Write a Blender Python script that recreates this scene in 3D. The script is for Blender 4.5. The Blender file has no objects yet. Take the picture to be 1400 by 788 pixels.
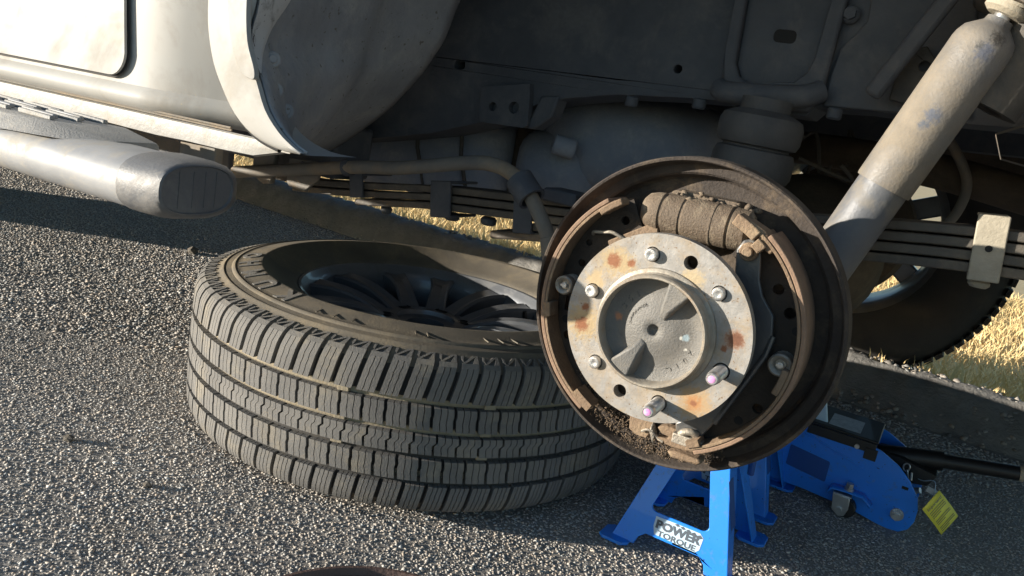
import bpy, bmesh, math, random
import numpy as np
from mathutils import Vector, Matrix
from mathutils.geometry import tessellate_polygon

R = math.radians
rnd = random.Random(7)
nrng = np.random.default_rng(7)
SC = bpy.context.scene
COL = SC.collection

# ------------------------------------------------------------------ camera
def V(*a):
    return Vector(a)
cr, cu, cf = V(.849, .5, .1712), V(-.2571, .1077, .9604), V(-.4617, .8593, -.22)
cam_d = bpy.data.cameras.new('camera')
cam_d.sensor_width = 36.0
cam_d.lens = 36.0 * 1076.6 / 1400.0
cam_d.clip_start = .02
cam_d.clip_end = 3000
cam = bpy.data.objects.new('camera', cam_d)
COL.objects.link(cam)
cr.normalize(); cf.normalize(); cu = cr.cross(cf)
m = Matrix((cr, cu, -cf)).transposed().to_4x4()
m.translation = V(0, 0, .5775)
cam.matrix_world = m
SC.camera = cam

# ------------------------------------------------------------------ light
SUN_TRAVEL = V(1.35, 1.0, -.205).normalized()
elev = math.asin(-SUN_TRAVEL.z)
azim = math.atan2(-SUN_TRAVEL.x, -SUN_TRAVEL.y)
W = bpy.data.worlds.new('World'); SC.world = W; W.use_nodes = True
wn = W.node_tree
sky = wn.nodes.new('ShaderNodeTexSky'); sky.sky_type = 'NISHITA'
sky.sun_disc = False; sky.sun_elevation = elev; sky.sun_rotation = azim
sky.air_density = 1.0; sky.dust_density = .5; sky.ozone_density = 2.5
wn.links.new(sky.outputs[0], wn.nodes['Background'].inputs[0])
wn.nodes['Background'].inputs[1].default_value = .115
sun_d = bpy.data.lights.new('sun', 'SUN'); sun_d.energy = 4.4; sun_d.angle = R(.5)
sun_d.color = (1.0, .92, .80)
sun = bpy.data.objects.new('sun', sun_d); COL.objects.link(sun)
sun.rotation_euler = SUN_TRAVEL.to_track_quat('-Z', 'Y').to_euler()
SC.view_settings.view_transform = 'Standard'; SC.view_settings.look = 'None'
SC.view_settings.gamma = 1; SC.view_settings.use_curve_mapping = False
SC.view_settings.exposure = 1.26
SC.render.engine = 'CYCLES'
SC.cycles.max_bounces = 8

# ------------------------------------------------------------------ materials
def pm(name, c1, c2=None, rough=.6, metal=0.0, scale=20, bump=0.0, bscale=120, dust=None, damt=.5, dscale=9,
       spots=None, up=0.0, rough2=None, coat=0.0, attr=None, specks=None):
    """Principled material: two base tones by noise, an optional dust / dirt layer by a second noise (more where faces
    look up when up > 0), stain spots given as (x, y, z, radius, colour), fine relief by bump."""
    mt = bpy.data.materials.new(name); mt.use_nodes = True
    nt = mt.node_tree; N = nt.nodes; Lk = nt.links.new
    b = N['Principled BSDF']
    c2 = c2 or c1
    geo = N.new('ShaderNodeNewGeometry')
    def noise(s, d=6, r=.6, dist=0.0):
        n = N.new('ShaderNodeTexNoise'); n.inputs['Scale'].default_value = s; n.inputs['Detail'].default_value = d
        n.inputs['Roughness'].default_value = r; n.inputs['Distortion'].default_value = dist
        Lk(geo.outputs['Position'], n.inputs['Vector']); return n
    def ramp(sock, a, z):
        r = N.new('ShaderNodeMapRange'); r.inputs[1].default_value = a; r.inputs[2].default_value = z
        Lk(sock, r.inputs[0]); return r.outputs[0]
    def mix(f, a, bb):
        x = N.new('ShaderNodeMix'); x.data_type = 'RGBA'
        if isinstance(f, float): x.inputs[0].default_value = f
        else: Lk(f, x.inputs[0])
        for i, q in ((6, a), (7, bb)):
            if isinstance(q, tuple): x.inputs[i].default_value = (*q, 1)
            else: Lk(q, x.inputs[i])
        return x.outputs[2]
    def math_(op, a, bb):
        x = N.new('ShaderNodeMath'); x.operation = op
        for i, q in ((0, a), (1, bb)):
            if isinstance(q, (int, float)): x.inputs[i].default_value = q
            else: Lk(q, x.inputs[i])
        return x.outputs[0]
    n1 = noise(scale)
    col = mix(ramp(n1.outputs[0], .35, .65), c1, c2)
    if attr:
        at = N.new('ShaderNodeAttribute'); at.attribute_name = attr
        h = N.new('ShaderNodeMix'); h.data_type = 'RGBA'; h.blend_type = 'MULTIPLY'; h.inputs[0].default_value = 1
        Lk(col, h.inputs[6]); Lk(at.outputs['Color'], h.inputs[7]); col = h.outputs[2]
    rg = None
    if dust:
        n2 = noise(dscale, 9, .68, .4)
        f = ramp(n2.outputs[0], .62 - .3 * damt, .72 - .14 * damt)
        if up:
            s = N.new('ShaderNodeSeparateXYZ'); Lk(geo.outputs['Normal'], s.inputs[0])
            f = math_('MULTIPLY', f, ramp(s.outputs[2], -.2 - (1 - up), .8))
        f = math_('MULTIPLY', f, .35 + .65 * damt)
        n3 = noise(dscale * 9, 4)
        dc = mix(ramp(n3.outputs[0], .3, .7), tuple(x * .75 for x in dust), dust)
        col = mix(f, col, dc)
        rg = math_('ADD', math_('MULTIPLY', f, .95 - rough), rough)
    if specks:
        n5 = noise(specks[0], 2, .5); col = mix(ramp(n5.outputs[0], specks[1], specks[1] + .04), col, specks[2])
    if spots:
        n4 = noise(260, 6, .75)
        for (x, y, z, rad, sc_) in spots:
            d = N.new('ShaderNodeVectorMath'); d.operation = 'DISTANCE'
            Lk(geo.outputs['Position'], d.inputs[0]); d.inputs[1].default_value = (x, y, z)
            q = math_('ADD', d.outputs['Value'], math_('MULTIPLY', math_('SUBTRACT', n4.outputs[0], .5), rad * 2.2))
            col = mix(ramp(q, rad * 1.1, rad * .55), col, sc_)
    Lk(col, b.inputs['Base Color'])
    b.inputs['Roughness'].default_value = rough
    if rg is not None: Lk(rg, b.inputs['Roughness'])
    b.inputs['Metallic'].default_value = metal
    if dust and metal:
        Lk(math_('MULTIPLY', math_('SUBTRACT', 1.0, f), metal), b.inputs['Metallic'])
    b.inputs['Coat Weight'].default_value = coat
    if bump:
        nb = noise(bscale, 5, .6); bp = N.new('ShaderNodeBump'); bp.inputs['Strength'].default_value = bump
        bp.inputs['Distance'].default_value = .004
        Lk(nb.outputs[0], bp.inputs['Height']); Lk(bp.outputs[0], b.inputs['Normal'])
    return mt

DUST = (.34, .25, .155)
TAN = (.30, .205, .125)
M = {}
HUB = V(-.2135, .6848, .4037)
AX = V(.0154, -.9996, -.0245).normalized()
E1 = V(.9999, .0154, 0).normalized(); VV = AX.cross(E1) * 1.0
if VV.z < 0: VV = -VV
def H(x, y, z=0.0):
    """brake frame: x right, y up, z outward from the hub flange -> world"""
    return HUB + E1 * x + VV * y + AX * z
def sp(x, y, r, c):
    q = H(x, y, 0); return (q.x, q.y, q.z, r, c)

RUST = (.24, .105, .055); RUSTD = (.17, .08, .05); YEL = (.37, .285, .17)
M['white_paint'] = pm('white_paint', (.395, .388, .365), (.36, .352, .33), .5, 0, 6, dust=(.30, .27, .225), damt=.36, dscale=7, coat=.06, specks=(260, .72, (.45, .38, .28)))
M['white_rail'] = pm('white_rail', (.37, .36, .335), (.32, .305, .28), .45, 0, 30, dust=(.48, .40, .30), damt=.35, dscale=18, bump=.2)
M['white_shade_dirty'] = pm('white_shade_dirty', (.62, .62, .61), (.55, .55, .54), .5, 0, 12, dust=(.12, .10, .08), damt=.30, dscale=45, specks=(170, .66, (.06, .05, .042)))  # lighter body-white copy that lifts the arch return in shade, with dirt specks
M['gap_black'] = pm('gap_black', (.012, .012, .012), None, .8)
M['black_steel'] = pm('black_steel', (.068, .074, .086), (.088, .094, .106), .62, 0, 24, bump=.16, bscale=260, dust=(.17, .168, .168), damt=.42, dscale=13)
M['dusty_steel'] = pm('dusty_steel', (.05, .047, .043), (.07, .064, .056), .7, 0, 20, bump=.25, bscale=220, dust=(.22, .185, .14), damt=.6, dscale=11, up=.3)
M['liner_plastic'] = pm('liner_plastic', (.22, .23, .248), (.29, .30, .315), .75, 0, 14, bump=.3, bscale=160, dust=(.44, .43, .41), damt=.5, dscale=11, specks=(150, .68, (.14, .13, .115)))
M['tank_plastic'] = pm('tank_plastic', (.20, .222, .27), (.25, .27, .31), .6, 0, 10, bump=.25, bscale=160, dust=(.38, .38, .39), damt=.55, dscale=18)
M['rubber_stop'] = pm('rubber_stop', (.05, .052, .056), (.07, .071, .073), .7, 0, 25, bump=.2, bscale=200, dust=(.15, .145, .135), damt=.40, up=.4)
M['cable_sheath'] = pm('cable_sheath', (.14, .13, .115), (.18, .165, .14), .7, 0, 30, bump=.2, bscale=220, dust=DUST, damt=.5)
M['spring_steel'] = pm('spring_steel', (.075, .066, .056), (.10, .088, .072), .6, .2, 30, bump=.25, bscale=220, dust=(.30, .24, .17), damt=.5)
M['shock_dusty'] = pm('shock_dusty', (.14, .145, .155), (.20, .195, .185), .38, .3, 16, bump=.22, bscale=330, dust=(.245, .205, .15), damt=.62, dscale=7,
    spots=[(-.050, .894, .641, .011, (.115, .125, .15)), (-.056, .894, .632, .008, (.11, .12, .14)), (-.020, .896, .706, .012, (.115, .125, .155)), (-.028, .896, .712, .006, (.08, .08, .078)), (-.012, .90, .722, .010, (.06, .055, .05))])
M['shock_body'] = pm('shock_body', (.10, .105, .115), (.14, .143, .15), .5, .1, 12, bump=.15, bscale=260, dust=(.26, .22, .16), damt=.5, dscale=14)
M['tan_bush'] = pm('tan_bush', (.31, .275, .21), (.38, .34, .265), .7, 0, 40, bump=.3, bscale=260)
M['running_alloy'] = pm('running_alloy', (.25, .254, .26), (.31, .312, .315), .54, .1, 22, bump=.05, bscale=400, dust=(.42, .38, .31), damt=.45, dscale=26)
M['step_pad'] = pm('step_pad', (.23, .225, .215), (.29, .28, .26), .6, 0, 60, bump=.35, bscale=500, dust=(.4, .36, .29), damt=.4)
M['cap_plastic'] = pm('cap_plastic', (.085, .088, .094), (.115, .117, .12), .5, 0, 16, bump=.15, bscale=300, dust=(.3, .28, .25), damt=.45, dscale=16)
M['hub_steel'] = pm('hub_steel', (.35, .338, .32), (.25, .235, .215), .52, .3, 60, bump=.12, bscale=260, dust=(.36, .27, .165), damt=.50, dscale=34,
    specks=(420, .66, (.20, .14, .09)),
    spots=[sp(-.0515, .0527, .016, YEL), sp(-.040, .052, .012, YEL), sp(-.070, -.013, .020, YEL), sp(.0715, .0112, .010, (.33, .20, .13)), sp(.050, -.056, .019, (.38, .27, .16)),
           sp(-.0515, .0527, .0075, RUST), sp(-.0345, .0549, .0045, RUST), sp(-.0721, -.0154, .0080, RUST), sp(.0727, .0112, .0078, RUSTD), sp(.050, -.0565, .0085, (.38, .20, .09)),
           sp(.050, -.0565, .0035, RUST), sp(-.0717, .0018, .0045, RUST), sp(.0653, .0007, .0035, RUST), sp(.024, .054, .012, (.42, .34, .22)), sp(-.066, .030, .011, (.40, .31, .19))])
M['hub_cast'] = pm('hub_cast', (.13, .125, .115), (.17, .162, .148), .6, .15, 42, bump=.28, bscale=520, dust=(.22, .20, .165), damt=.35, dscale=40,
    spots=[sp(-.037, .002, .0045, (.42, .19, .10)), sp(.010, .021, .0055, (.42, .2, .11)), sp(.026, -.0005, .0022, (.6, .58, .52)), sp(.032, -.0105, .0018, (.6, .58, .52)), sp(.030, .0005, .0035, (.28, .36, .40))])
M['boss_ring'] = pm('boss_ring', (.33, .30, .25), (.25, .215, .17), .5, .3, 60, bump=.2, bscale=300, dust=(.30, .19, .10), damt=.3, dscale=40)
M['stud_zinc'] = pm('stud_zinc', (.55, .54, .52), (.64, .63, .62), .32, .85, 80, bump=.15, bscale=500, dust=(.40, .36, .30), damt=.25, dscale=60)
M['stud_paint'] = pm('stud_paint', (.55, .20, .48), (.66, .40, .62), .5, 0, 300)
M['rust_plate'] = pm('rust_plate', (.036, .029, .025), (.055, .043, .035), .85, 0, 30, bump=.4, bscale=260, dust=(.20, .15, .10), damt=.36, dscale=22)
M['rust_dark'] = pm('rust_dark', (.038, .030, .024), (.055, .042, .032), .85, 0, 30, bump=.35, bscale=260, dust=(.12, .085, .06), damt=.3, dscale=30)
M['brake_dusty'] = pm('brake_dusty', (.17, .115, .072), (.215, .15, .098), .85, 0, 30, bump=.45, bscale=300, dust=(.36, .27, .17), damt=.35, dscale=40)
M['cylinder_dusty'] = pm('cylinder_dusty', (.115, .086, .06), (.145, .108, .075), .75, 0, 30, bump=.45, bscale=420, dust=(.33, .27, .19), damt=.40, dscale=60)
M['friction'] = pm('friction', (.19, .125, .085), (.25, .165, .11), .85, 0, 60, bump=.3, bscale=400)
M['lever_steel'] = pm('lever_steel', (.09, .098, .11), (.13, .13, .128), .35, .5, 20, bump=.12, bscale=200, dust=(.22, .17, .12), damt=.42, dscale=30)
M['spring_zinc'] = pm('spring_zinc', (.30, .27, .23), (.40, .36, .30), .5, .5, 60, bump=.3, bscale=300, dust=(.34, .27, .19), damt=.35, dscale=70)
M['crumbs'] = pm('crumbs', (.095, .067, .045), (.19, .138, .092), .95, 0, 220)
TYREDUST = (.30, .245, .165)
M['rubber'] = pm('rubber', (.135, .131, .125), (.175, .168, .157), .78, 0, 18, bump=.22, bscale=420, dust=(.30, .265, .205), damt=.34, dscale=16)
M['rubber_groove'] = pm('rubber_groove', (.24, .205, .145), (.31, .265, .19), .9, 0, 40, bump=.3, bscale=300)
M['rubber_side'] = pm('rubber_side', (.125, .112, .092), (.165, .146, .118), .72, 0, 12, bump=.15, bscale=300, dust=TYREDUST, damt=.45, dscale=10)
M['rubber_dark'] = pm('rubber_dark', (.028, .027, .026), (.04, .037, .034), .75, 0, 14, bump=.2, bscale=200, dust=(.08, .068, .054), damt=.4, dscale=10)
M['alloy_dark'] = pm('alloy_dark', (.17, .18, .20), (.21, .22, .235), .34, .45, 14, bump=.03, bscale=200, dust=(.16, .145, .12), damt=.3, dscale=16, coat=.4)
M['alloy_lip'] = pm('alloy_lip', (.20, .20, .21), (.26, .26, .26), .35, .6, 20, dust=(.28, .24, .19), damt=.4)
M['blue_paint'] = pm('blue_paint', (.016, .205, .78), (.018, .22, .81), .36, 0, 10, coat=.25, specks=(230, .70, (.012, .02, .04)), bump=.05, bscale=90, dust=(.10, .14, .22), damt=.20, dscale=70)
M['blue_dark'] = pm('blue_dark', (.006, .06, .26), (.008, .07, .29), .5)
M['decal_white'] = pm('decal_white', (.46, .60, .72), None, .5)
M['decal_ink'] = pm('decal_ink', (.07, .09, .115), None, .5)
M['zinc'] = pm('zinc', (.46, .47, .48), (.56, .56, .56), .35, .8, 60, dust=(.3, .28, .25), damt=.3, dscale=30)
M['black_gloss'] = pm('black_gloss', (.010, .010, .011), None, .5, 0, coat=.05)
M['sticker_white'] = pm('sticker_white', (.55, .57, .6), (.35, .38, .42), .4, 0, 130)
M['tag_yellow'] = pm('tag_yellow', (.88, .80, .10), (.84, .76, .09), .6)
M['drum_rust'] = pm('drum_rust', (.095, .058, .047), (.125, .078, .063), .7, .1, 30, bump=.3, bscale=260, dust=(.25, .17, .12), damt=.3)
M['drum_face'] = pm('drum_face', (.30, .235, .19), (.36, .28, .22), .5, .3, 30, bump=.1)
M['asphalt_base'] = pm('asphalt_base', (.25, .23, .205), (.30, .277, .248), .9, 0, 60, bump=.9, bscale=150, dust=(.2, .18, .15), damt=.4, dscale=3)
M['asphalt_stone'] = pm('asphalt_stone', (.42, .385, .34), (.50, .46, .41), .7, 0, 2.5, attr='tone', bump=.1, bscale=700)
M['kerb_asphalt'] = pm('kerb_asphalt', (.18, .174, .165), (.25, .24, .222), .95, 0, 22, bump=1.0, bscale=90, dust=(.18, .172, .16), damt=.35, dscale=7)
M['dry_soil'] = pm('dry_soil', (.64, .45, .21), (.74, .54, .28), .95, 0, 6, bump=.8, bscale=25)
M['dry_grass'] = pm('dry_grass', (.78, .56, .25), (.86, .66, .34), .85, 0, 3)
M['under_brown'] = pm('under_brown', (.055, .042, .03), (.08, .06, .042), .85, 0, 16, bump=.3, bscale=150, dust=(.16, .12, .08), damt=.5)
M['glass'] = pm('glass', (.02, .025, .03), None, .06)
M['clod'] = pm('clod', (.085, .075, .06), (.13, .112, .09), .95, 0, 90, bump=.6, bscale=300)

for k_, v_ in (('white_paint', .10), ('white_rail', .15), ('hub_steel', .3), ('running_alloy', .3), ('rubber', .25), ('rubber_side', .25), ('black_steel', .3), ('shock_dusty', .3), ('tank_plastic', .3)):
    M[k_].node_tree.nodes['Principled BSDF'].inputs['Specular IOR Level'].default_value = v_
# ------------------------------------------------------------------ mesh builder
class MB:
    def __init__(s): s.v = []; s.f = []
    def add(s, vs, fs):
        o = len(s.v); s.v += [Vector(x) for x in vs]; s.f += [tuple(i + o for i in f) for f in fs]; return s
    def box(s, c, d, fr=None):
        """c centre, d full size, fr optional (ex, ey, ez) axes"""
        ex, ey, ez = fr or (V(1, 0, 0), V(0, 1, 0), V(0, 0, 1)); c = Vector(c)
        vs = [c + ex * (d[0] / 2 * i) + ey * (d[1] / 2 * j) + ez * (d[2] / 2 * k) for k in (-1, 1) for j in (-1, 1) for i in (-1, 1)]
        return s.add(vs, [(0, 2, 3, 1), (4, 5, 7, 6), (0, 1, 5, 4), (2, 6, 7, 3), (0, 4, 6, 2), (1, 3, 7, 5)])
    def lathe(s, o, ax, prof, n=48, close=False, a0=0, a1=2 * math.pi):
        """prof: (r, h) along axis ax from o"""
        o = Vector(o); ax = Vector(ax).normalized()
        t = V(1, 0, 0) if abs(ax.x) < .8 else V(0, 0, 1)
        e = ax.cross(t).normalized(); g = ax.cross(e)
        full = abs(a1 - a0 - 2 * math.pi) < 1e-6
        cnt = n if full else n + 1
        vs = []; fs = []; k = len(prof)
        for i in range(cnt):
            a = a0 + (a1 - a0) * i / n; dd = e * math.cos(a) + g * math.sin(a)
            vs += [o + ax * h + dd * r for r, h in prof]
        for i in range(n):
            j = (i + 1) % cnt
            for q in range(k - (0 if close else 1)):
                p = (q + 1) % k
                fs.append((i * k + q, i * k + p, j * k + p, j * k + q))
        return s.add(vs, fs)
    def cyl(s, a, b, r0, r1=None, n=20, ch=0.0):
        a = Vector(a); b = Vector(b); r1 = r0 if r1 is None else r1; L = (b - a).length
        pr = [(1e-5, 0), (r0 - ch, 0), (r0, ch), (r1, L - ch), (r1 - ch, L), (1e-5, L)] if ch else [(1e-5, 0), (r0, 0), (r1, L), (1e-5, L)]
        return s.lathe(a, b - a, pr, n)
    def hexn(s, a, b, r): return s.cyl(a, b, r, r, 6)
    def tube(s, pts, r, n=14, caps=True, closed=False):
        pts = [Vector(p) for p in pts]; k = len(pts); vs = []; fs = []; up = None
        for i, p in enumerate(pts):
            if closed: t = (pts[(i + 1) % k] - pts[i - 1]).normalized()
            else: t = (pts[min(i + 1, k - 1)] - pts[max(i - 1, 0)]).normalized()
            if up is None: up = t.orthogonal().normalized()
            up = (up - t * up.dot(t)).normalized(); g = t.cross(up)
            rr = r[i] if isinstance(r, (list, tuple)) else r
            vs += [p + (up * math.cos(2 * math.pi * j / n) + g * math.sin(2 * math.pi * j / n)) * rr for j in range(n)]
        for i in range(k if closed else k - 1):
            i2 = (i + 1) % k
            for j in range(n):
                j2 = (j + 1) % n; fs.append((i * n + j, i * n + j2, i2 * n + j2, i2 * n + j))
        if caps and not closed: fs += [tuple(range(n - 1, -1, -1)), tuple((k - 1) * n + j for j in range(n))]
        return s.add(vs, fs)
    def prism(s, poly, fr, t0, t1, holes=()):
        """poly (x, y) in frame fr = (origin, ex, ey, ez), extruded along ez from t0 to t1; holes are cut through"""
        o, ex, ey, ez = [Vector(q) for q in fr]
        loops = [list(poly)] + [list(h) for h in holes]
        flat = [p for l in loops for p in l]; n = len(flat)
        tri = tessellate_polygon([[V(x, y, 0) for x, y in l] for l in loops])
        vs = [o + ex * x + ey * y + ez * t for t in (t0, t1) for x, y in flat]
        fs = []
        for a, b, c in tri:
            A, B, Cc = flat[a], flat[b], flat[c]
            if (B[0] - A[0]) * (Cc[1] - A[1]) - (B[1] - A[1]) * (Cc[0] - A[0]) < 0: a, b = b, a
            fs += [(a + n, b + n, c + n), (c, b, a)]
        off = 0
        for l in loops:
            k = len(l)
            for i in range(k):
                i2 = (i + 1) % k; fs.append((off + i, off + i2, off + i2 + n, off + i + n))
            off += k
        return s.add(vs, fs)
    def sheet(s, rows, closed_u=False):
        """rows of points -> quad sheet"""
        k = len(rows[0]); vs = [p for r_ in rows for p in r_]; fs = []
        for i in range(len(rows) - 1):
            for j in range(k if closed_u else k - 1):
                j2 = (j + 1) % k; fs.append((i * k + j, i * k + j2, (i + 1) * k + j2, (i + 1) * k + j))
        return s.add(vs, fs)
    def mesh(s, name, org=(0, 0, 0), fix=True):
        org = Vector(org); me = bpy.data.meshes.new(name)
        me.from_pydata([tuple(v - org) for v in s.v], [], s.f)
        if fix:
            bm = bmesh.new(); bm.from_mesh(me)
            bmesh.ops.remove_doubles(bm, verts=bm.verts, dist=2e-5)
            bmesh.ops.recalc_face_normals(bm, faces=bm.faces)
            bm.to_mesh(me); bm.free()
        return me

ORG = {}
def finish(o, parent, smooth, bevel, solid):
    if smooth is not None:
        o.data.polygons.foreach_set('use_smooth', [True] * len(o.data.polygons))
        o.data.set_sharp_from_angle(angle=R(smooth))
    if solid:
        md = o.modifiers.new('thickness', 'SOLIDIFY'); md.thickness = solid; md.offset = 0
    if bevel:
        md = o.modifiers.new('edge', 'BEVEL'); md.width = bevel; md.segments = 2; md.limit_method = 'ANGLE'; md.angle_limit = R(40)
    COL.objects.link(o)
    if parent: o.parent = parent
    return o
def obj(name, mb, mat, parent=None, smooth=35, bevel=0, solid=0, org=None):
    og = Vector(org) if org is not None else (ORG[parent.name] if parent else V(0, 0, 0))
    me = mb.mesh(name, og)
    for q in (mat if isinstance(mat, (list, tuple)) else [mat]): me.materials.append(M[q])
    o = bpy.data.objects.new(name, me)
    finish(o, parent, smooth, bevel, solid)
    if parent is None: o.location = og
    ORG[o.name] = og
    return o
def tag(o, label=None, cat=None, group=None, kind=None):
    for k, v in (('label', label), ('category', cat), ('group', group), ('kind', kind)):
        if v: o[k] = v
    return o
def thing(name, loc, label, cat, group=None):
    o = bpy.data.objects.new(name, None); o.empty_display_size = .05; COL.objects.link(o); o.location = loc
    ORG[o.name] = Vector(loc); return tag(o, label, cat, group)
def arcpts(cx, cy, r, a0, a1, n):
    return [(cx + r * math.cos(R(a0 + (a1 - a0) * i / n)), cy + r * math.sin(R(a0 + (a1 - a0) * i / n))) for i in range(n + 1)]
def circ(cx, cy, r, n=20): return arcpts(cx, cy, r, 0, 360 - 360 / n, n - 1)
def rrect(x0, y0, x1, y1, r, n=4):
    return (arcpts(x1 - r, y0 + r, r, -90, 0, n) + arcpts(x1 - r, y1 - r, r, 0, 90, n) + arcpts(x0 + r, y1 - r, r, 90, 180, n) + arcpts(x0 + r, y0 + r, r, 180, 270, n))
def smooth_path(pts, n=6):
    pts = [Vector(p) for p in pts]; out = []
    for i in range(len(pts) - 1):
        p0, p1, p2, p3 = pts[max(i - 1, 0)], pts[i], pts[i + 1], pts[min(i + 2, len(pts) - 1)]
        for k in range(n):
            t = k / n
            out.append(.5 * ((2 * p1) + (p2 - p0) * t + (2 * p0 - 5 * p1 + 4 * p2 - p3) * t * t + (3 * p1 - p0 - 3 * p2 + p3) * t ** 3))
    out.append(pts[-1]); return out
def text_mb(body, size, fr, ext=.001, align='CENTER', bold=0.0, shear=0.0, sx=1.0, base=0.0):
    """lettering as a shallow mesh in frame fr (origin, ex, ey, ez)"""
    cd = bpy.data.curves.new('lettering', 'FONT'); cd.body = body; cd.size = size; cd.extrude = ext; cd.align_x = align
    cd.offset = bold; cd.shear = shear; cd.resolution_u = 3
    t = bpy.data.objects.new('lettering', cd); COL.objects.link(t)
    dg = bpy.context.evaluated_depsgraph_get(); me = bpy.data.meshes.new_from_object(t.evaluated_get(dg))
    o, ex, ey, ez = [Vector(q) for q in fr]
    mb = MB().add([o + ex * (v.co.x * sx) + ey * v.co.y + ez * (v.co.z + base) for v in me.vertices], [tuple(p.vertices) for p in me.polygons])
    bpy.data.objects.remove(t); bpy.data.curves.remove(cd); bpy.data.meshes.remove(me)
    return mb

# ------------------------------------------------------------------ ground
def kerb_foot(x): return 1.95 - .09 * max(-5, min(3, x))
def kerb_top(x): return 2.05 - .075 * max(-5, min(3, x))
def hsh(a, b): return math.sin(a * 12.9898 + b * 78.233) * 43758.5453 % 1.0
def asphalt_z(x, y):
    f = kerb_foot(x); t = (y - (f - .55)) / .55
    return 0 if t <= 0 else .045 * min(1, t) ** 1.6
xs = [-60, -30, -15, -8, -6, -5] + [-4.5 + .25 * i for i in range(27)] + [2.5, 3.5, 5, 8, 15, 30, 60]
rows = []
for x in xs:
    f = kerb_foot(x)
    rows.append([V(x, y, asphalt_z(x, y)) for y in (-60, -20, -8, -3, -1, 0, .5, 1.0)] + [V(x, f - .55 + .55 * k / 6, asphalt_z(x, f - .55 + .55 * k / 6)) for k in range(7)] + [V(x, f + .02, .045)])
tag(obj('asphalt_road', MB().sheet(rows), 'asphalt_base', smooth=80), kind='structure')
# rough asphalt kerb at the road edge
kx = np.arange(-6.0, 3.6, .018)
rows = []
prof = [(-.01, .035), (.015, .055), (.045, .092), (.08, .122), (.105, .138), (.14, .140), (.2, .125), (.26, .09), (.32, .04)]
for x in kx:
    f = kerb_foot(x); t = kerb_top(x) - f - .10
    r_ = []
    for k, (dy, z) in enumerate(prof):
        j = (hsh(x * 1.7, k) - .5); big = math.sin(x * 9.1 + k) * .4 + math.sin(x * 23.7) * .3
        w = min(1, k / 3)
        r_.append(V(x, f + dy + (t if k > 2 else t * k / 3) + .012 * j * w, z + w * (.011 * (hsh(x * 3.1, k + 9) - .5) + .006 * big)))
    rows.append(r_)
tag(obj('asphalt_kerb', MB().sheet(rows), 'kerb_asphalt', smooth=60), kind='structure')
# far ends of the kerb and the field beyond
gx = [-60, -30, -15, -9, -7, -6, -5, -4, -3, -2, -1.4, -.9, -.4, 0, .4, 1, 2, 3, 4, 6, 10, 20, 40, 60]
rows = []
for x in gx:
    k0 = kerb_top(x) + .03
    rows.append([V(x, k0 - .12, -.02), V(x, k0 + .1, .03), V(x, 2.5 + max(0, k0 - 2.2), .035), V(x, 2.95, -.12), V(x, 3.6, -.36), V(x, 4.4, -.47 + .04 * hsh(x, 1)), V(x, 6, -.5 + .05 * hsh(x, 2)), V(x, 9, -.55), V(x, 20, -.6), V(x, 80, -.4), V(x, 400, 0)])
tag(obj('field_ground', MB().sheet(rows), 'dry_soil', smooth=80), kind='structure')

def cam_px(P):
    d = P - np.array([0, 0, .5775]); z = d @ np.array(cf); z = np.where(z < .05, np.nan, z)
    return 700 + 1076.6 * (d @ np.array(cr)) / z, 394 - 1076.6 * (d @ np.array(cu)) / z, z
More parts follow.
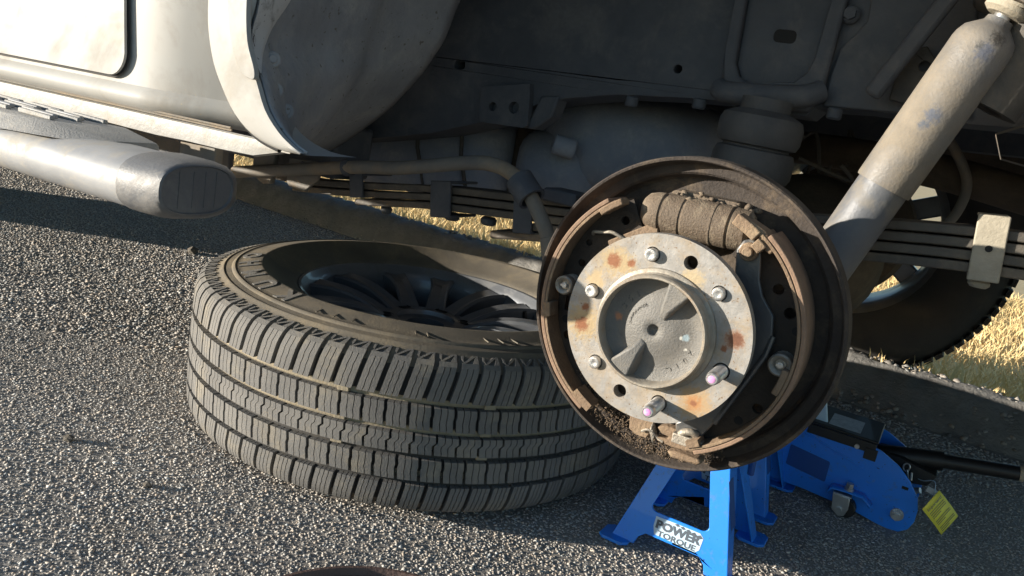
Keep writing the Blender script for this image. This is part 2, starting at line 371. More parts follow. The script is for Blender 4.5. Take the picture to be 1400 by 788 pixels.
# loose aggregate of the chip seal: one mesh of small angular stones
ICO = None
def ico():
    bm = bmesh.new(); bmesh.ops.create_icosphere(bm, subdivisions=1, radius=1)
    v = np.array([p.co[:] for p in bm.verts]); bm.verts.index_update(); f = np.array([[q.index for q in p.verts] for p in bm.faces]); bm.free(); return v, f
iv, jf = ico()
ov = np.array([(1, 0, 0), (-1, 0, 0), (0, 1, 0), (0, -1, 0), (0, 0, 1), (0, 0, -1)], float)
of = np.array([(0, 2, 4), (2, 1, 4), (1, 3, 4), (3, 0, 4), (2, 0, 5), (1, 2, 5), (3, 1, 5), (0, 3, 5)])
SHAPES = [(iv, jf), (ov, of)]
def stones(name, mat, P, size, flat, kind='stuff', tone=(.55, 1.25), shape=None):
    iv, jf = shape or SHAPES[0]; n = len(P); nv, nf = len(iv), len(jf)
    q = nrng.normal(size=(n, 4)); q /= np.linalg.norm(q, axis=1)[:, None]
    w, x, y, z = q.T
    Rm = np.stack([np.stack([1 - 2 * (y * y + z * z), 2 * (x * y - z * w), 2 * (x * z + y * w)], -1),
                   np.stack([2 * (x * y + z * w), 1 - 2 * (x * x + z * z), 2 * (y * z - x * w)], -1),
                   np.stack([2 * (x * z - y * w), 2 * (y * z + x * w), 1 - 2 * (x * x + y * y)], -1)], 1)
    loc = iv[None] * nrng.uniform(.72, 1.25, (n, nv, 1)) * nrng.uniform(.6, 1.3, (n, 1, 3))
    loc = np.einsum('nij,nvj->nvi', Rm, loc) * size[:, None, None]
    loc[..., 2] *= flat
    vs = (loc + P[:, None]).reshape(-1, 3); fs = (jf[None] + (np.arange(n) * nv)[:, None, None]).reshape(-1)
    me = bpy.data.meshes.new(name); me.vertices.add(n * nv); me.vertices.foreach_set('co', vs.astype(np.float32).ravel())
    me.loops.add(n * nf * 3); me.loops.foreach_set('vertex_index', fs.astype(np.int32))
    me.polygons.add(n * nf); me.polygons.foreach_set('loop_start', np.arange(0, n * nf * 3, 3, dtype=np.int32))
    me.polygons.foreach_set('loop_total', np.full(n * nf, 3, dtype=np.int32))
    me.update(calc_edges=True)
    tn = nrng.uniform(tone[0], tone[1], n); tn = np.where(nrng.random(n) < .06, tn * 1.5, tn)
    warm = nrng.normal(0, .05, n)
    c = np.stack([tn * (1 + warm), tn, tn * (1 - warm), np.ones(n)], -1).repeat(nv, 0)
    at = me.attributes.new('tone', 'FLOAT_COLOR', 'POINT'); at.data.foreach_set('color', c.astype(np.float32).ravel())
    me.materials.append(M[mat]); o = bpy.data.objects.new(name, me); COL.objects.link(o)
    return tag(o, kind=kind)
def jgrid(x0, x1, y0, y1, s):
    X, Y = np.meshgrid(np.arange(x0, x1, s), np.arange(y0, y1, s)); n = X.size
    return X.ravel() + nrng.uniform(-.48, .48, n) * s, Y.ravel() + nrng.uniform(-.48, .48, n) * s
def in_view(P, mx, my):
    px, py, z = cam_px(P); return (px > -mx) & (px < 1400 + mx) & (py > -my) & (py < 788 + my)
Ps = []; Ss = []
for (s, zr) in ((.0041, (0, 1.55)), (.0068, (1.55, 4.5))):
    X, Y = jgrid(-4.2, 1.2, .15, 2.3, s); Z = np.array([asphalt_z(a, b) for a, b in zip(X, Y)]) if False else np.zeros_like(X)
    ft = 1.95 - .09 * np.clip(X, -5, 3); t = np.clip((Y - (ft - .55)) / .55, 0, 1); Z = .045 * t ** 1.6
    P = np.stack([X, Y, Z], -1); px, py, dz = cam_px(P)
    k = in_view(P, 120, 90) & (dz > zr[0]) & (dz <= zr[1]) & (Y < ft - .01)
    # stones wholly under the lying tyre are left out
    k &= (np.hypot(X + .767, Y - 1.128) > .33)
    P = P[k]; n = len(P); sz = nrng.uniform(.46, .74, n) * s * nrng.choice([1, 1, 1, 1, 1.2, 1.45], n)
    P[:, 2] += nrng.uniform(-.0014, .0002, n)
    Ps.append(P); Ss.append(sz)
X, Y = jgrid(-3.2, 1.6, -.35, 2.2, .0098); ft = 1.95 - .09 * np.clip(X, -5, 3); t = np.clip((Y - (ft - .55)) / .55, 0, 1)
P = np.stack([X, Y, .045 * t ** 1.6], -1); k = ~in_view(P, 120, 90) & (Y < ft - .01); P = P[k]; n = len(P)
P[:, 2] += nrng.uniform(-.0016, .0002, n); Ps.append(P); Ss.append(nrng.uniform(.0035, .0062, n))
P = np.concatenate(Ps); S = np.concatenate(Ss)
print('stones', len(P))
stones('asphalt_aggregate', 'asphalt_stone', P, S, .62, tone=(.72, 1.0), shape=SHAPES[1])
# coarse broken asphalt along the kerb
X = nrng.uniform(-4, 1.4, 5200); ft = 1.95 - .09 * X; tp = 2.05 - .075 * X
u_ = nrng.random(5200) ** .8
Yk = ft + (tp - ft + .06) * u_; Zk = np.interp(u_, [0, .2, .45, .75, 1], [.045, .07, .108, .136, .140])
stones('kerb_rubble', 'asphalt_stone', np.stack([X, Yk, Zk - .002], -1), nrng.uniform(.003, .009, 5200), .8, tone=(.35, .8))

# dry grass beyond the kerb: blades in one mesh
def grass(name, pts, hmin, hmax, mat, lean=.6, w=.004):
    vs = []; fs = []
    for (x, y, z) in pts:
        h = rnd.uniform(hmin, hmax); a = rnd.uniform(0, 6.28); b = rnd.uniform(0, 6.28); l = rnd.uniform(.1, lean) * h
        dx, dy = math.cos(a) * w, math.sin(a) * w; lx, ly = math.cos(b) * l, math.sin(b) * l; o = len(vs)
        vs += [(x - dx, y - dy, z - .01), (x + dx, y + dy, z - .01), (x + lx * .4 - dx * .7, y + ly * .4 - dy * .7, z + h * .6), (x + lx * .4 + dx * .7, y + ly * .4 + dy * .7, z + h * .6), (x + lx, y + ly, z + h)]
        fs += [(o, o + 1, o + 3, o + 2), (o + 2, o + 3, o + 4)]
    me = bpy.data.meshes.new(name); me.from_pydata(vs, [], fs); me.materials.append(M[mat])
    o = bpy.data.objects.new(name, me); COL.objects.link(o); return tag(o, kind='stuff')
pts = []
def field_z(y): return float(np.interp(y, [2.5, 2.95, 3.6, 4.4, 6, 9, 20], [.035, -.12, -.36, -.45, -.48, -.53, -.58]))
for _ in range(9000):
    cx = rnd.uniform(-9, 2.2); cy = rnd.uniform(2.7, 4.0) if rnd.random() < .15 else rnd.uniform(4.0, 10)
    q = np.array([[cx, cy, field_z(cy)]])
    if not in_view(q, 250, 200)[0]: continue
    for _k in range(12): 
        x, y = cx + rnd.gauss(0, .05), cy + rnd.gauss(0, .05); pts.append((x, y, field_z(y)))
grass('dry_grass', pts, .05, .16, 'dry_grass', 1.0, .005)
fr_pts = []
for _ in range(60):
    cx = rnd.uniform(-3.2, .9)
    for _k in range(rnd.randint(3, 9)):
        x = cx + rnd.gauss(0, .012); fr_pts.append((x, kerb_top(x) + rnd.uniform(.03, .10), .13))
grass('kerb_grass_fringe', fr_pts, .012, .04, 'dry_grass', .9, .002)

# ------------------------------------------------------------------ the vehicle
CAR = thing('car', (-.2135, 1.45, 0), 'white four wheel drive car raised at the rear with its near back wheel taken off', 'car')
def cp(name, mb, mat, parent=None, **k): return obj(name, mb, mat, parent or CAR, **k)
NX0, NX1 = -4.45, 1.12        # front and rear ends
AXC = -.215
def arch_z(x):                 # lower edge of the side above the wheel opening
    t = (x - AXC) / .455
    return None if abs(t) >= 1 else .60 + .40 * math.sqrt(1 - t * t)
def side_y(x, z):
    y = .600
    if x > -.83: y += .055 * min(1, max(0, (x + .83) / .12)) ** 1.3       # panel turns inward ahead of the wheel flare
    if z > .95: y += .16 * ((z - .95) / .85) ** 1.5
    return y
# near side: lower body in front of the wheel, with rocker and door recess
xs = [NX0 + .3 * i for i in range(11)] + [-1.25 + .035 * i for i in range(20)]
xs = [x for x in xs if x < -.705] + [-.70]
def rocker(x, mirror=False):
    s = .013 * (x + .87)          # the car stands nose-down
    b = side_y(x, .5) - .6
    P = [(.612 + b, .496), (.606 + b, .4985), (.603 + b, .500), (.596 + b, .505), (.592 + b, .511), (.592 + b, .517), (.596 + b, .523), (.600 + b, .527), (.6005 + b, .56)]
    P = [(y, z + s) for y, z in P]
    P += [(side_y(x, z), z) for z in (.62, .68, .74, .80, .86, .92, .98, 1.04)]
    return P
rows = [[V(x, y, z) for y, z in rocker(x)] for x in xs]
body = cp('body', MB().sheet(rows), 'white_paint', smooth=40)
# over and behind the wheel opening
mb = MB(); cols = []
for i in range(41):
    x = -.665 + (NX1 + .665) * i / 40
    z0 = arch_z(x); z0 = z0 if z0 else (.50 + .1 * max(0, (abs(x - AXC) - .455)))
    cols.append([V(x, side_y(min(x, -.70), 0) - .0 + .0, z0 + (1.06 - z0) * k / 5) for k in range(6)])
mb.sheet(cols)
cp('rear_quarter_panel', mb, 'white_paint', body, smooth=40)
# upper body, roof, bonnet, ends, far side (mostly outside the picture, they cast the car's shadow)
mb = MB()
sec = lambda x, top, yn: [V(x, .60, 1.05), V(x, .66, 1.25), V(x, yn, top - .06), V(x, yn + .1, top), V(x, 2.9 - yn - .1, top), V(x, 2.9 - yn, top - .06), V(x, 2.24, 1.25), V(x, 2.30, 1.05), V(x, 2.30, .80)]
mb.sheet([sec(NX0, 1.02, .72), sec(NX0 + .1, 1.10, .68), sec(-3.2, 1.17, .66), sec(-2.5, 1.74, .74), sec(-1.5, 1.80, .74), sec(.8, 1.78, .75), sec(NX1, 1.70, .77)])
cp('upper_body', mb, 'white_paint', body, smooth=50)
mb = MB().box((NX0 + .02, 1.45, .78), (.04, 1.66, .56)).box((NX1 - .02, 1.45, 1.1), (.04, 1.66, 1.1)).box((NX1 + .02, 1.45, .66), (.12, 1.6, .2))
cp('bumper_and_ends', mb, 'white_paint', body, bevel=.01)
mb = MB(); cols = []
for i in range(71):
    x = NX0 + (NX1 - NX0) * i / 70
    z0 = arch_z(x); zf = None
    t = (x + 3.54) / .45
    if abs(t) < 1: zf = .55 + .38 * math.sqrt(1 - t * t)
    z0 = z0 or zf or .50
    cols.append([V(x, 2.30, z0 + (.82 - z0) * k / 3) if z0 < .82 else V(x, 2.30, z0) for k in range(4)])
mb.sheet(cols); cp('far_side_panel', mb, 'white_paint', body, smooth=40)
# floor pan and inner panels close the car from above
mb = MB().box((-1.66, 1.45, 1.005), (5.5, 1.66, .012)).box((-2.6, 1.40, .60), (3.3, 1.40, .012))
cp('floor_pan', mb, 'black_steel', body)
mb = MB(); cols = []
for i in range(25):
    x = -.70 + .97 * i / 24; z0 = arch_z(x) or .60
    cols.append([V(x, y, max(z0, .62) + .02) for y in (1.96, 2.1, 2.3)])
mb.sheet(cols)
mb.box((-.215, 1.955, .79), (1.0, .012, .42))
cp('far_wheel_house', mb, 'under_brown', body, smooth=40)
# sill flange under the rocker: pale lit strip
mb = MB(); rows = []
for i in range(60):
    x = NX0 + .6 + (-.612 - NX0 - .6) * i / 59; s = .013 * (x + .87)
    w = .0006 * math.sin(x * 31) + .0004 * math.sin(x * 77) + .016 * max(0, (x + .68) / .07)
    rows.append([V(x, .612, .474 + s + w), V(x, .606, .4755 + s + w), V(x, .605, .488 + s), V(x, .606, .495 + s), V(x, .610, .4965 + s)])
mb.sheet(rows); cp('sill_flange', mb, 'white_rail', smooth=40)
mb = MB()
for k, z in enumerate((.499, .5018)):
    mb.tube([V(x, .6035 - .0015 * k, z + .013 * (x + .87)) for x in (-3.4, -2.0, -1.2, -.9, -.70)], .0012, 6)
cp('sill_sealer', mb, 'cable_sheath', smooth=40)
# inner sill shade panel behind the running board
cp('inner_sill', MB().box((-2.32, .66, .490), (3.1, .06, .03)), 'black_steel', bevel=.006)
# rear door: its own skin set a few millimetres proud with a shut line round it
def door_pts(r, inset):
    x1, z0, x0, z1 = -.8745 - inset, .531 + inset, -2.05 + inset, 1.03 - inset
    return arcpts(x1 - r, z0 + r, r, -90, 0, 8) + [(x1 - .010, .65), (x1 - .016, z1), (x0, z1)] + [(x0, z0 - .012)]
mb = MB().prism(door_pts(.030, 0), (V(0, .5965, 0), V(1, 0, 0), V(0, 0, 1), V(0, -1, 0)), 0, .0006)
cp('door_shut_line', mb, 'gap_black', smooth=None)
mb = MB().prism(door_pts(.028, .0024), (V(0, .5955, 0), V(1, 0, 0), V(0, 0, 1), V(0, -1, 0)), 0, .0035)
cp('rear_door', mb, 'white_paint', bevel=.002, smooth=35)
# wheel flare: lofted between its front edge, crown and inner edge
fo = [(-.715, .665), (-.7145, .629), (-.710, .601), (-.698, .569), (-.682, .546), (-.660, .523), (-.630, .506), (-.593, .498), (-.557, .4985)]
fi = [(-.640, .665), (-.638, .635), (-.644, .607), (-.638, .583), (-.622, .560), (-.606, .534), (-.585, .516), (-.566, .506), (-.552, .501)]
for k in range(1, 30):        # carry the flare on round the opening, out of the picture
    a = R(176 - 172 * k / 29)
    fo.insert(0, (AXC + .53 * math.cos(a), .64 + .45 * math.sin(a))); fi.insert(0, (AXC + .455 * math.cos(a), .64 + .375 * math.sin(a)))
fo = [(p.x, p.y) for p in smooth_path([(x, z, 0) for x, z in fo], 3)]; fi = [(p.x, p.y) for p in smooth_path([(x, z, 0) for x, z in fi], 3)]
rows = []
for (ox, oz), (ix, iz) in zip(fo, fi):
    dx, dz = ix - ox, iz - oz
    rows.append([V(ox - .004, .650, oz), V(ox, .580, oz), V(ox + .06 * dx, .5675, oz + .06 * dz), V(ox + .3 * dx, .5625, oz + .3 * dz), V(ox + .8 * dx, .559, oz + .8 * dz), V(ix, .560, iz), V(ix + .001, .565, iz)])
cp('wheel_flare', MB().sheet(rows), 'white_paint', smooth=45)
# overlapping quarter trim at the top of the flare
tr = [(-.680, .70), (-.672, .665), (-.666, .632), (-.656, .594), (-.640, .5675), (-.6205, .5605), (-.619, .570), (-.632, .596), (-.638, .632), (-.636, .665), (-.636, .70)]
cp('flare_trim', MB().prism([(p.x, p.y) for p in smooth_path([(x, z, 0) for x, z in tr], 4)], (V(0, .5598, 0), V(1, 0, 0), V(0, 0, 1), V(0, -1, 0)), 0, .006), 'white_paint', bevel=.002)
# wheel arch liner (rear face of the front half of the arch)
la = [(-.640, .70, .565), (-.638, .635, .568), (-.644, .607, .568), (-.638, .583, .568), (-.622, .560, .568), (-.606, .534, .568), (-.585, .516, .568), (-.566, .506, .568), (-.552, .5015, .568)]
lb = [(-.640, .76, .95), (-.668, .710, .95), (-.683, .659, .95), (-.700, .628, .95), (-.715, .604, .95), (-.760, .552, .95), (-.809, .510, .95), (-.863, .470, .95), (-.892, .457, .95)]
for k in range(1, 12):
    a = R(165 - 160 * k / 11)
    la.insert(0, (AXC + .45 * math.cos(a), .62 + .37 * math.sin(a), .568)); lb.insert(0, (AXC + .46 * math.cos(a), .66 + .345 * math.sin(a), .98))
la = smooth_path([(x, y, z) for x, z, y in la], 3); lb = smooth_path([(x, y, z) for x, z, y in lb], 3)
rows = []
for a, b in zip(la, lb):
    row = []
    for k in range(25):
        t = k / 24; p = a.lerp(b, t)
        bow = -.035 * math.sin(math.pi * t) * (1 if p.z < .8 else 0)
        step = .007 * max(0, min(1, (t - .40) / .05)) - .011 * max(0, min(1, (t - .60) / .05)) - .003 * math.exp(-((t - .15) / .05) ** 2)
        row.append(V(p.x + bow + step, p.y, p.z + .3 * step))
    rows.append(row)
liner = cp('wheel_arch_liner', MB().sheet(rows), 'liner_plastic', smooth=30, solid=.003)
# painted return of the arch, turned inward over the edge of the liner
ret = []
for row in rows:
    z = row[0].z
    if row[0].x > -.55 or z < .566: continue
    tw = .22 * min(1, ((z - .566) / .09)) ** .8
    q = []
    for k in range(6):
        u_ = 24 * tw * k / 5; i_ = int(u_); p = row[i_].lerp(row[min(i_ + 1, 24)], u_ - i_)
        q.append(p + V(.006 - .003 * (k == 5), -.004, 0))
    ret.append(q)
cp('arch_return', MB().sheet(ret), 'white_shade_dirty', smooth=40)
cp('flare_edge_seal', MB().tube(smooth_path([(-.7155, .5795, .600), (-.7035, .5795, .568), (-.687, .5795, .545), (-.664, .5795, .5215), (-.633, .5795, .5035), (-.600, .579, .4965)], 5), .0030, 8), 'gap_black')
for (x, y_, z) in ((-.654, .608, .582), (-.6455, .607, .5515), (-.651, .631, .531)):
    d = V(.75, -.62, .2).normalized(); o = V(x, y_, z)
    cp('push_clip', MB().cyl(o - d * .004, o + d * .0065, .0085, n=22, ch=.0015).cyl(o, o + d * .0095, .0045, n=14, ch=.001), 'liner_plastic', liner)
mudcl = [(-.702, .665), (-.640, .700), (-.632, .665), (-.628, .640), (-.645, .600), (-.652, .585)]
# running board: oval tube, end cap, stepped tread pad
def rb(x, hw, hh, cy, cz, n=28, p=2.6):
    out = []
    for i in range(n):
        a = 2 * math.pi * i / n; c, s = math.cos(a), math.sin(a)
        out.append(V(x, cy + hw * abs(c) ** (2 / p) * (1 if c >= 0 else -1), cz + hh * abs(s) ** (2 / p) * (1 if s >= 0 else -1)))
    return out
zt = lambda x: .013 * (x + .65)
rows = [rb(x, .050, .0272, .497, .4495 + zt(x)) for x in (-1.75, -1.5, -1.2, -.9, -.75, -.658)]
RB = cp('running_board', MB().sheet(rows, True), 'running_alloy', smooth=50)
rows = [rb(-.662, .0512, .0297, .497, .4505), rb(-.652, .0514, .0298, .497, .4507), rb(-.625, .0500, .0290, .495, .4520), rb(-.606, .0455, .0265, .490, .4540), rb(-.6005, .0415, .0240, .4865, .4550), rb(-.5995, .0390, .0222, .486, .4555), rb(-.6015, .0380, .0214, .486, .4555), rb(-.6010, .0005, .0003, .486, .4555)]
cap = cp('end_cap', MB().sheet(rows, True), 'cap_plastic', RB, smooth=50)
mb = MB()
for dy in (-.02, -.005, .008, .02): mb.box((-.6010, .486 + dy, .4555), (.0006, .0007, .034))
cp('cap_groove', mb, 'cap_plastic', RB)
# pad with ribs on its top
pad = []
xe = [-1.72, -1.6, -1.45, -1.3, -1.15, -1.05, -.98, -.92, -.86, -.80, -.745]
rows = []
for x in xe:
    t = max(0, min(1, (x + .80) / .055)); h = .486 + zt(x) - .0085 * t
    w = -.004 * math.exp(-((x + .95) / .07) ** 2) * 2 + .004 * max(0, min(1, (x + .95) / .15))
    yl = .462 + .03 * t
    rows.append([V(x, yl - .010, .4690 + w + zt(x)), V(x, yl - .006, .4720 + w + zt(x)), V(x, yl + .004, h - .002), V(x, yl + .010, h), V(x, .546, h), V(x, .549, h - .003), V(x, .549, .466 + zt(x))])
padm = MB().sheet(rows)
k = len(rows[0]); padm.f.append(tuple(range((len(rows) - 1) * k, len(rows) * k)))
cp('step_pad', padm, 'step_pad', RB, smooth=35)
for j in range(5):
    y = .480 + .0145 * j; xx = -1.6
    while xx < -.835 - .012 * abs(j - 2):
        L = .040 if (int(xx * 50) + j) % 2 else .06
        x2 = min(xx + L, -.82)
        c = (xx + x2) / 2
        if c > -1.35: cp('tread_rib', MB().box((c, y, .4885 + zt(c)), (x2 - xx, .0055, .005)), 'running_alloy' if j % 2 else 'step_pad', RB, bevel=.0012)
        xx += L + .022
cp('board_bracket', MB().box((-.776, .628, .462), (.062, .012, .05)).box((-.776, .585, .443), (.05, .09, .008)), 'cable_sheath', RB, bevel=.002)
cp('board_bracket', MB().box((-1.6, .628, .454), (.062, .012, .05)).box((-1.6, .585, .433), (.05, .09, .008)), 'cable_sheath', RB, bevel=.002)

# chassis rail with its holes, brackets and seams
FY = 1.06
fb = [(-3.6, .455), (-1.5, .43), (-1.1, .44), (-.84, .497), (-.76, .517), (-.63, .563), (-.575, .592), (-.535, .604), (-.46, .620), (-.36, .630), (-.30, .634), (-.285, .628), (-.20, .630), (-.19, .643), (-.128, .648), (-.02, .649), (.08, .655), (1.0, .68)]
ft_ = [(1.0, .83), (-.2, .83), (-.9, .80), (-1.4, .62), (-3.6, .60)]
rail = cp('chassis_rail', MB().prism(fb + ft_, (V(0, FY, 0), V(1, 0, 0), V(0, 0, 1), V(0, -1, 0)), -.09, 0,
    holes=[circ(-.378, .666, .0058, 16), rrect(-.742, .6215, -.722, .6345, .005)]), 'black_steel', bevel=.004)
cp('chassis_rail', MB().prism(fb + ft_, (V(0, 1.80, 0), V(1, 0, 0), V(0, 0, 1), V(0, -1, 0)), -.09, 0), 'black_steel')
cp('cross_member', MB().cyl((-.62, 1.1, .66), (-.62, 1.8, .66), .035).cyl((.55, 1.1, .72), (.55, 1.8, .72), .04), 'black_steel')
fr0 = (V(0, FY - .0005, 0), V(1, 0, 0), V(0, 0, 1), V(0, -1, 0))
# two-hole bracket
cp('two_hole_bracket', MB().prism([(-.676, .600), (-.594, .616), (-.590, .600), (-.586, .556), (-.592, .551), (-.668, .548), (-.674, .56)], fr0, 0, .012,
    holes=[circ(-.651, .574, .0068, 18), circ(-.614, .578, .0088, 18)]), 'black_steel', rail, bevel=.0015)
cp('bracket_rib', MB().prism([(-.576, .602), (-.546, .606), (-.552, .575), (-.578, .552), (-.592, .551)], fr0, -.03, .004), 'black_steel', rail, bevel=.003)
# U shaped pressed plate with an oblong hole
U = [(-.305, .80), (-.300, .71), (-.2985, .682), (-.290, .666), (-.278, .661), (-.222, .668), (-.208, .682), (-.203, .70), (-.199, .80)]
cp('pressed_plate', MB().prism([(-.318, .80), (-.314, .675), (-.306, .640), (-.296, .632), (-.196, .635), (-.184, .655), (-.182, .80)], fr0, 0, .016, holes=[list(reversed(U))]), 'black_steel', rail, bevel=.004)
cp('pressed_panel', MB().prism(U, fr0, 0, .0015, holes=[rrect(-.2615, .7145, -.2335, .7305, .006)]), 'black_steel', rail, bevel=.0005)
cp('plate_opening', MB().prism(rrect(-.263, .713, -.232, .732, .006), fr0, .0002, .0008), 'gap_black', rail, smooth=None)
cp('pressed_ledge', MB().tube(smooth_path([(-.312, FY - .012, .648), (-.29, FY - .024, .644), (-.21, FY - .024, .651), (-.186, FY - .012, .662)], 5), .014, 12), 'black_steel', rail)
# bolted gusset with a curved edge
G = [(-.1815, .645), (-.1815, .685), (-.178, .715), (-.164, .735), (-.156, .750), (-.158, .775), (-.165, .80), (-.05, .80), (-.02, .655)]
cp('gusset_plate', MB().prism(G, fr0, 0, .005), 'black_steel', rail, bevel=.002)
cp('gusset_bolt', MB().cyl((-.176, FY - .003, .755), (-.176, FY - .010, .755), .011, n=20, ch=.002).hexn((-.176, FY - .009, .755), (-.176, FY - .016, .755), .0075), 'black_steel', rail)
cp('frame_bolt', MB().cyl((-.330, FY + .002, .786), (-.330, FY - .008, .786), .009, n=20, ch=.002), 'black_steel', rail)
for x, z in ((-.43, .617), (-.165, .641), (-.335, .628)):
    cp('frame_bolt', MB().cyl((x, FY - .01, z + .004), (x, FY - .01, z - .010), .009, n=14, ch=.002), 'black_steel', rail)
# diagonal brace and hanger bracket by the shock absorber
b0, b1 = V(-.126, 1.02, .662), V(-.060, 1.00, .800)
d = (b1 - b0).normalized(); ex = d.cross(V(0, -1, 0)).normalized()
cp('diagonal_brace', MB().box((b0 + b1) / 2, ((b1 - b0).length, .020, .014), (d, ex, V(0, -1, 0))), 'black_steel', bevel=.005)
cp('hanger_bracket', MB().prism([(-.108, .662), (-.108, .690), (-.101, .722), (-.083, .726), (-.066, .706), (-.058, .676), (-.04, .672), (-.04, .655)], (V(0, 1.045, 0), V(1, 0, 0), V(0, 0, 1), V(0, -1, 0)), 0, .006, holes=[circ(-.081, .704, .0058, 16)]), 'dusty_steel', bevel=.0015)
cp('shock_mount', MB().prism([(-.052, .775), (.030, .742), (.10, .742), (.14, .86), (-.03, .86)], (V(0, .90, 0), V(1, 0, 0), V(0, 0, 1), V(0, -1, 0)), -.16, 0), 'cable_sheath', bevel=.006)
cp('rear_hanger', MB().prism([(.008, .640), (.035, .655), (.055, .69), (.075, .69), (.11, .64), (.13, .60), (.02, .615)], (V(0, 1.0, 0), V(1, 0, 0), V(0, 0, 1), V(0, -1, 0)), -.05, 0, holes=[circ(.042, .664, .007, 14)]), 'cable_sheath', bevel=.003)

# bump stop of two rubber lobes
o = V(-.238, 1.0, 0)
cp('bump_stop', MB().lathe((o.x, o.y, .540), (.02, 0, 1), [(1e-5, 0), (.038, 0), (.046, .003), (.0495, .010), (.0495, .030), (.046, .0385), (.040, .0405), (.040, .0425), (.047, .0445), (.0505, .052), (.0505, .070), (.047, .0785), (.036, .084), (.030, .086), (.030, .100), (1e-5, .100)], 40), 'rubber_stop', smooth=40)
cp('bump_pad', MB().box((o.x - .01, o.y, .531), (.075, .06, .010)), 'dusty_steel', bevel=.003)

# fuel tank lobes behind the rail
def blob(c, d, e=3.2, n=28, k=18):
    rows = []
    for i in range(k + 1):
        v = -math.pi / 2 + math.pi * i / k; cv, sv = math.cos(v), math.sin(v); row = []
        f = lambda t: abs(t) ** (2 / e) * (1 if t >= 0 else -1)
        for j in range(n):
            u = 2 * math.pi * j / n
            row.append(V(c[0] + d[0] * f(cv) * f(math.cos(u)), c[1] + d[1] * f(cv) * f(math.sin(u)), c[2] + d[2] * f(sv)))
        rows.append(row)
    return MB().sheet(rows, True)
tk = cp('fuel_tank', blob((-.50, 1.36, .545), (.17, .20, .092)), 'tank_plastic', smooth=60)
cp('tank_lobe', blob((-.60, 1.34, .49), (.09, .19, .075)), 'tank_plastic', tk, smooth=60)
cp('tank_lobe', blob((-.85, 1.36, .475), (.15, .20, .090), 5), 'tank_plastic', tk, smooth=60)
cp('tank_lobe', blob((-1.08, 1.36, .475), (.22, .20, .090), 6), 'tank_plastic', tk, smooth=60)
for x in (-.775, -.87): cp('tank_strap', MB().tube([V(x, 1.155, .56), V(x + .012, 1.152, .48), V(x + .03, 1.17, .40)], .0035, 8), 'dusty_steel', tk)
cp('tank_shield', MB().box((-.66, 1.25, .48), (.09, .06, .14)), 'under_brown', tk, bevel=.01)
cp('tank_fitting', MB().cyl((-.575, 1.12, .535), (-.545, 1.14, .530), .016, n=16, ch=.003), 'tank_plastic', tk)
cp('exhaust_pipe', MB().tube(smooth_path([(-2.6, 1.62, .46), (-.9, 1.62, .47), (-.45, 1.6, .58), (-.1, 1.55, .60), (.3, 1.5, .56), (1.0, 1.5, .55)], 6), .03, 14), 'under_brown')

# brake cable conduit and its collar
pth = smooth_path([(-1.05, .92, .395), (-.901, .91, .427), (-.827, .905, .443), (-.76, .90, .457), (-.691, .90, .469), (-.583, .90, .496), (-.540, .90, .5005), (-.507, .90, .492), (-.485, .895, .478), (-.469, .89, .466), (-.441, .885, .434), (-.426, .88, .410), (-.40, .86, .36)], 5)
cab = cp('brake_cable', MB().tube(pth, .0098, 16), 'cable_sheath')
c = V(-.487, .894, .480); d = (V(-.469, .89, .466) - V(-.50, .897, .490)).normalized()
cp('cable_collar', MB().lathe(c - d * .016, d, [(.0145, 0), (.0185, 0), (.0185, .034), (.0145, .034)], 28, True), 'black_steel', cab)
c = V(-.430, .882, .417); d2 = V(.35, -.1, -.9).normalized()
cp('cable_ferrule', MB().cyl(c - d2 * .012, c + d2 * .05, .0125, n=18, ch=.001), 'cable_sheath', cab)
cp('cable_clip', MB().lathe(V(-.80, .905, .4485) , V(.7, 0, .2), [(.0095, 0), (.0125, 0), (.0125, .012), (.0095, .012)], 20, True), 'black_steel', cab)
cp('fender_stay', MB().prism([(-.935, .440), (-.936, .402), (-.930, .395), (-.894, .394), (-.871, .415), (-.860, .445)], (V(0, .93, 0), V(1, 0, 0), V(0, 0, 1), V(0, -1, 0)), 0, .006), 'cable_sheath', bevel=.0015)
cp('fender_stay', MB().prism([(-1.011, .44), (-1.011, .410), (-1.000, .394), (-.983, .388), (-.966, .392), (-.963, .44)], (V(0, .93, 0), V(1, 0, 0), V(0, 0, 1), V(0, -1, 0)), 0, .01), 'cable_sheath', bevel=.002)
cp('hanger_dark_fill', MB().box((-1.12, 1.0, .460), (.50, .09, .085)).box((-2.1, 1.0, .44), (1.9, .012, .14)), 'black_steel', bevel=.006)  # hanger box, with a long panel added as dark fill behind the running board
cp('stay_bolt', MB().hexn((-.905, .929, .432), (-.905, .922, .432), .008), 'black_steel')

